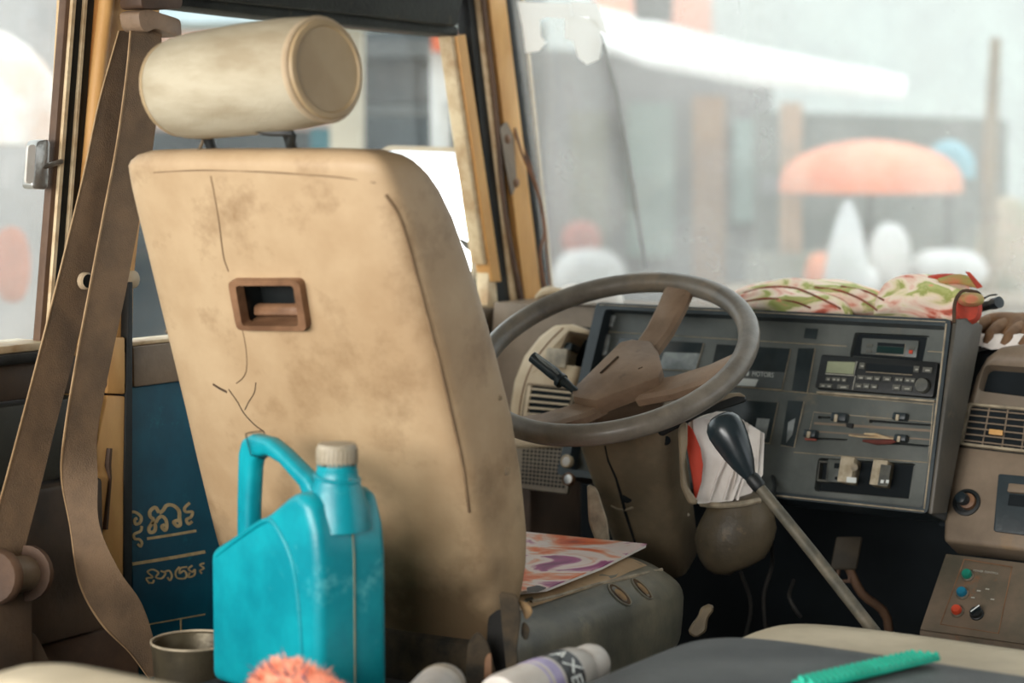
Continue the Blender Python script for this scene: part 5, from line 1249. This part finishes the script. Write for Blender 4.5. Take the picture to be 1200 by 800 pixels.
tube('wad_twist', [V((-2.08, 3.17, 0.86)), V((-2.04, 3.15, 0.875)), V((-1.99, 3.16, 0.868))], [0.005, 0.009, 0.005], CREAM, tis, 8, False, 4)

# ================================================================== control box and footwell
BPT = onY(1107, 648, 2.98); BN = V((0, -0.707, 0.707)); BV = V((0, -0.707, -0.707))
def BP(px, py, off=0.0): return onP(px, py, BPT + BN * off, BN)
cbx = thing('control_box', (-0.95, 2.95, 0.0), 'stained metal control box with green, blue and red push buttons', 'control box')
b0 = BP(1107, 648); b1 = BP(1079, 737); b1.x = b0.x = (b0.x + b1.x) / 2; xr = 0.42
prism('sloped_lid', [b0, b1, b1 + XI * xr, b0 + XI * xr], -BN, 0.006, METALBR, cbx, 0.002, 2)
prism('case', [b0 + V((0.004, 0.004, -0.008)), b1 + V((0.004, 0.008, -0.008)), V((b1.x + 0.004, b1.y + 0.008, 0.0)), V((b0.x + 0.004, b0.y + 0.01, 0.0))], XI, xr - 0.008, BROWN, cbx)
for (a, b, m) in ((1134, 675, GREENB), (1128, 696, BLUEB), (1122, 717, REDB)):
    o = BP(a, b); bt = lathe('push_button', [(0.0068, 0.001), (0.0082, 0.004), (0.0082, 0.009), (0.0065, 0.012), (0.002, 0.013)], o, BN, m, cbx, 18)
    lathe('button_collar', [(0.0105, 0), (0.0105, 0.002), (0.0085, 0.004)], o, BN, METALBR, bt, 16)
o = BP(1145, 720); rk = lathe('rotary_knob', [(0.011, 0), (0.011, 0.003), (0.0095, 0.004), (0.009, 0.010), (0.003, 0.011)], o, BN, BLK, cbx, 20)
obox('knob_grip', o + BN * 0.013, (XI * 0.6 - BV * 0.8) * 0.0095, (XI * 0.8 + BV * 0.6) * 0.0026, BN * 0.0045, KNOB, rk, 0.001)
obox('knob_pointer', o + BN * 0.0176 + XI * 0.001, (XI * 0.6 - BV * 0.8) * 0.0085, (XI * 0.8 + BV * 0.6) * 0.0009, BN * 0.0004, PRINTW, rk)
to = BP(1140, 669, 0.0005); tu = BP(1171, 673, 0.0005) - to
text('printed_word', 'POWER CONTROL', to, tu, -BV, 0.0052, SILVER, cbx, 0.0002, 0.95)
for a, b in ((1147, 692), (1157, 690), (1163, 702), (1140, 700)):
    obox('scraped_mark', BP(a, b, 0.0006), XI * 0.003, BV * 0.001, BN * 0.0004, SILVER, cbx)
tube('plate_outline', [BP(1130, 655, 0.0004), BP(1186, 664, 0.0004), BP(1170, 742, 0.0004), BP(1102, 731, 0.0004), BP(1130, 655, 0.0004)], 0.0010, RUST, cbx, 5)
obox('lid_lip', b1 + XI * xr / 2 + V((0, 0.002, -0.012)), XI * xr / 2, V((0, 0.002, 0)), V((0, 0, 0.010)), METALBR, cbx, 0.001)

pd = thing('foot_pedal', V((-1.42, 3.30, 0.05)), 'worn foot pedal on a bent arm in the dark footwell', 'pedal')
p0 = atD(992, 648, 3.35)
obox('pedal_pad', p0, CR * 0.022, V((0, 0.012, 0.026)), V((0, 0.003, -0.002)), mat('pedal_rubber', (66, 58, 46), (48, 44, 36), 14, 0.7), pd, 0.002)
ring('pedal_loop', [p0 + CR * x + V((0, -0.006, z)) for x, z in ((-.014, -.022), (.012, -.022), (.010, -.05), (-.016, -.05))], [p0 + CR * x + V((0, -0.006, z)) for x, z in ((-.009, -.027), (.007, -.027), (.005, -.045), (-.011, -.045))], V((0, 1, 0)), 0.006, BROWN, pd)
tube('arm', [p0 + V((0, 0.004, -0.02)), atD(1010, 695, 3.36), atD(1040, 725, 3.38), atD(1040, 800, 3.4)], 0.008, BROWN, pd, 10, False, 4)
for i, pts in enumerate(([(902, 620, 3.3), (905, 660, 3.34), (895, 700, 3.36), (900, 760, 3.36)], [(930, 680, 3.36), (925, 700, 3.3), (938, 722, 3.3), (930, 712, 3.34)], [(868, 670, 3.3), (880, 710, 3.34), (870, 760, 3.36)])):
    c = tube('hanging_cable', [atD(*q) for q in pts], 0.0035, mat('dark_cable', (44, 42, 38), (34, 34, 32), 20, 0.7), None, 8, False, 5)
    tag(c, ['thick dark cable hanging straight beside the brown pouch', 'short looped cable in the dark footwell', 'thin dark cable hanging beneath the brown pouch'][i], 'cable')
rg = thing('floor_rag', atD(826, 735, 2.95), 'small tan rag poking out in front of the seat cushion', 'rag')
prism('rag_fold', roundpoly([atD(a, b, 2.80) for a, b in [(806, 742), (812, 730), (818, 724), (822, 712), (834, 707), (838, 714), (830, 724), (828, 740), (816, 748)]], 0.004, 2), CF, 0.012, BAG, rg, 0.003, 1)
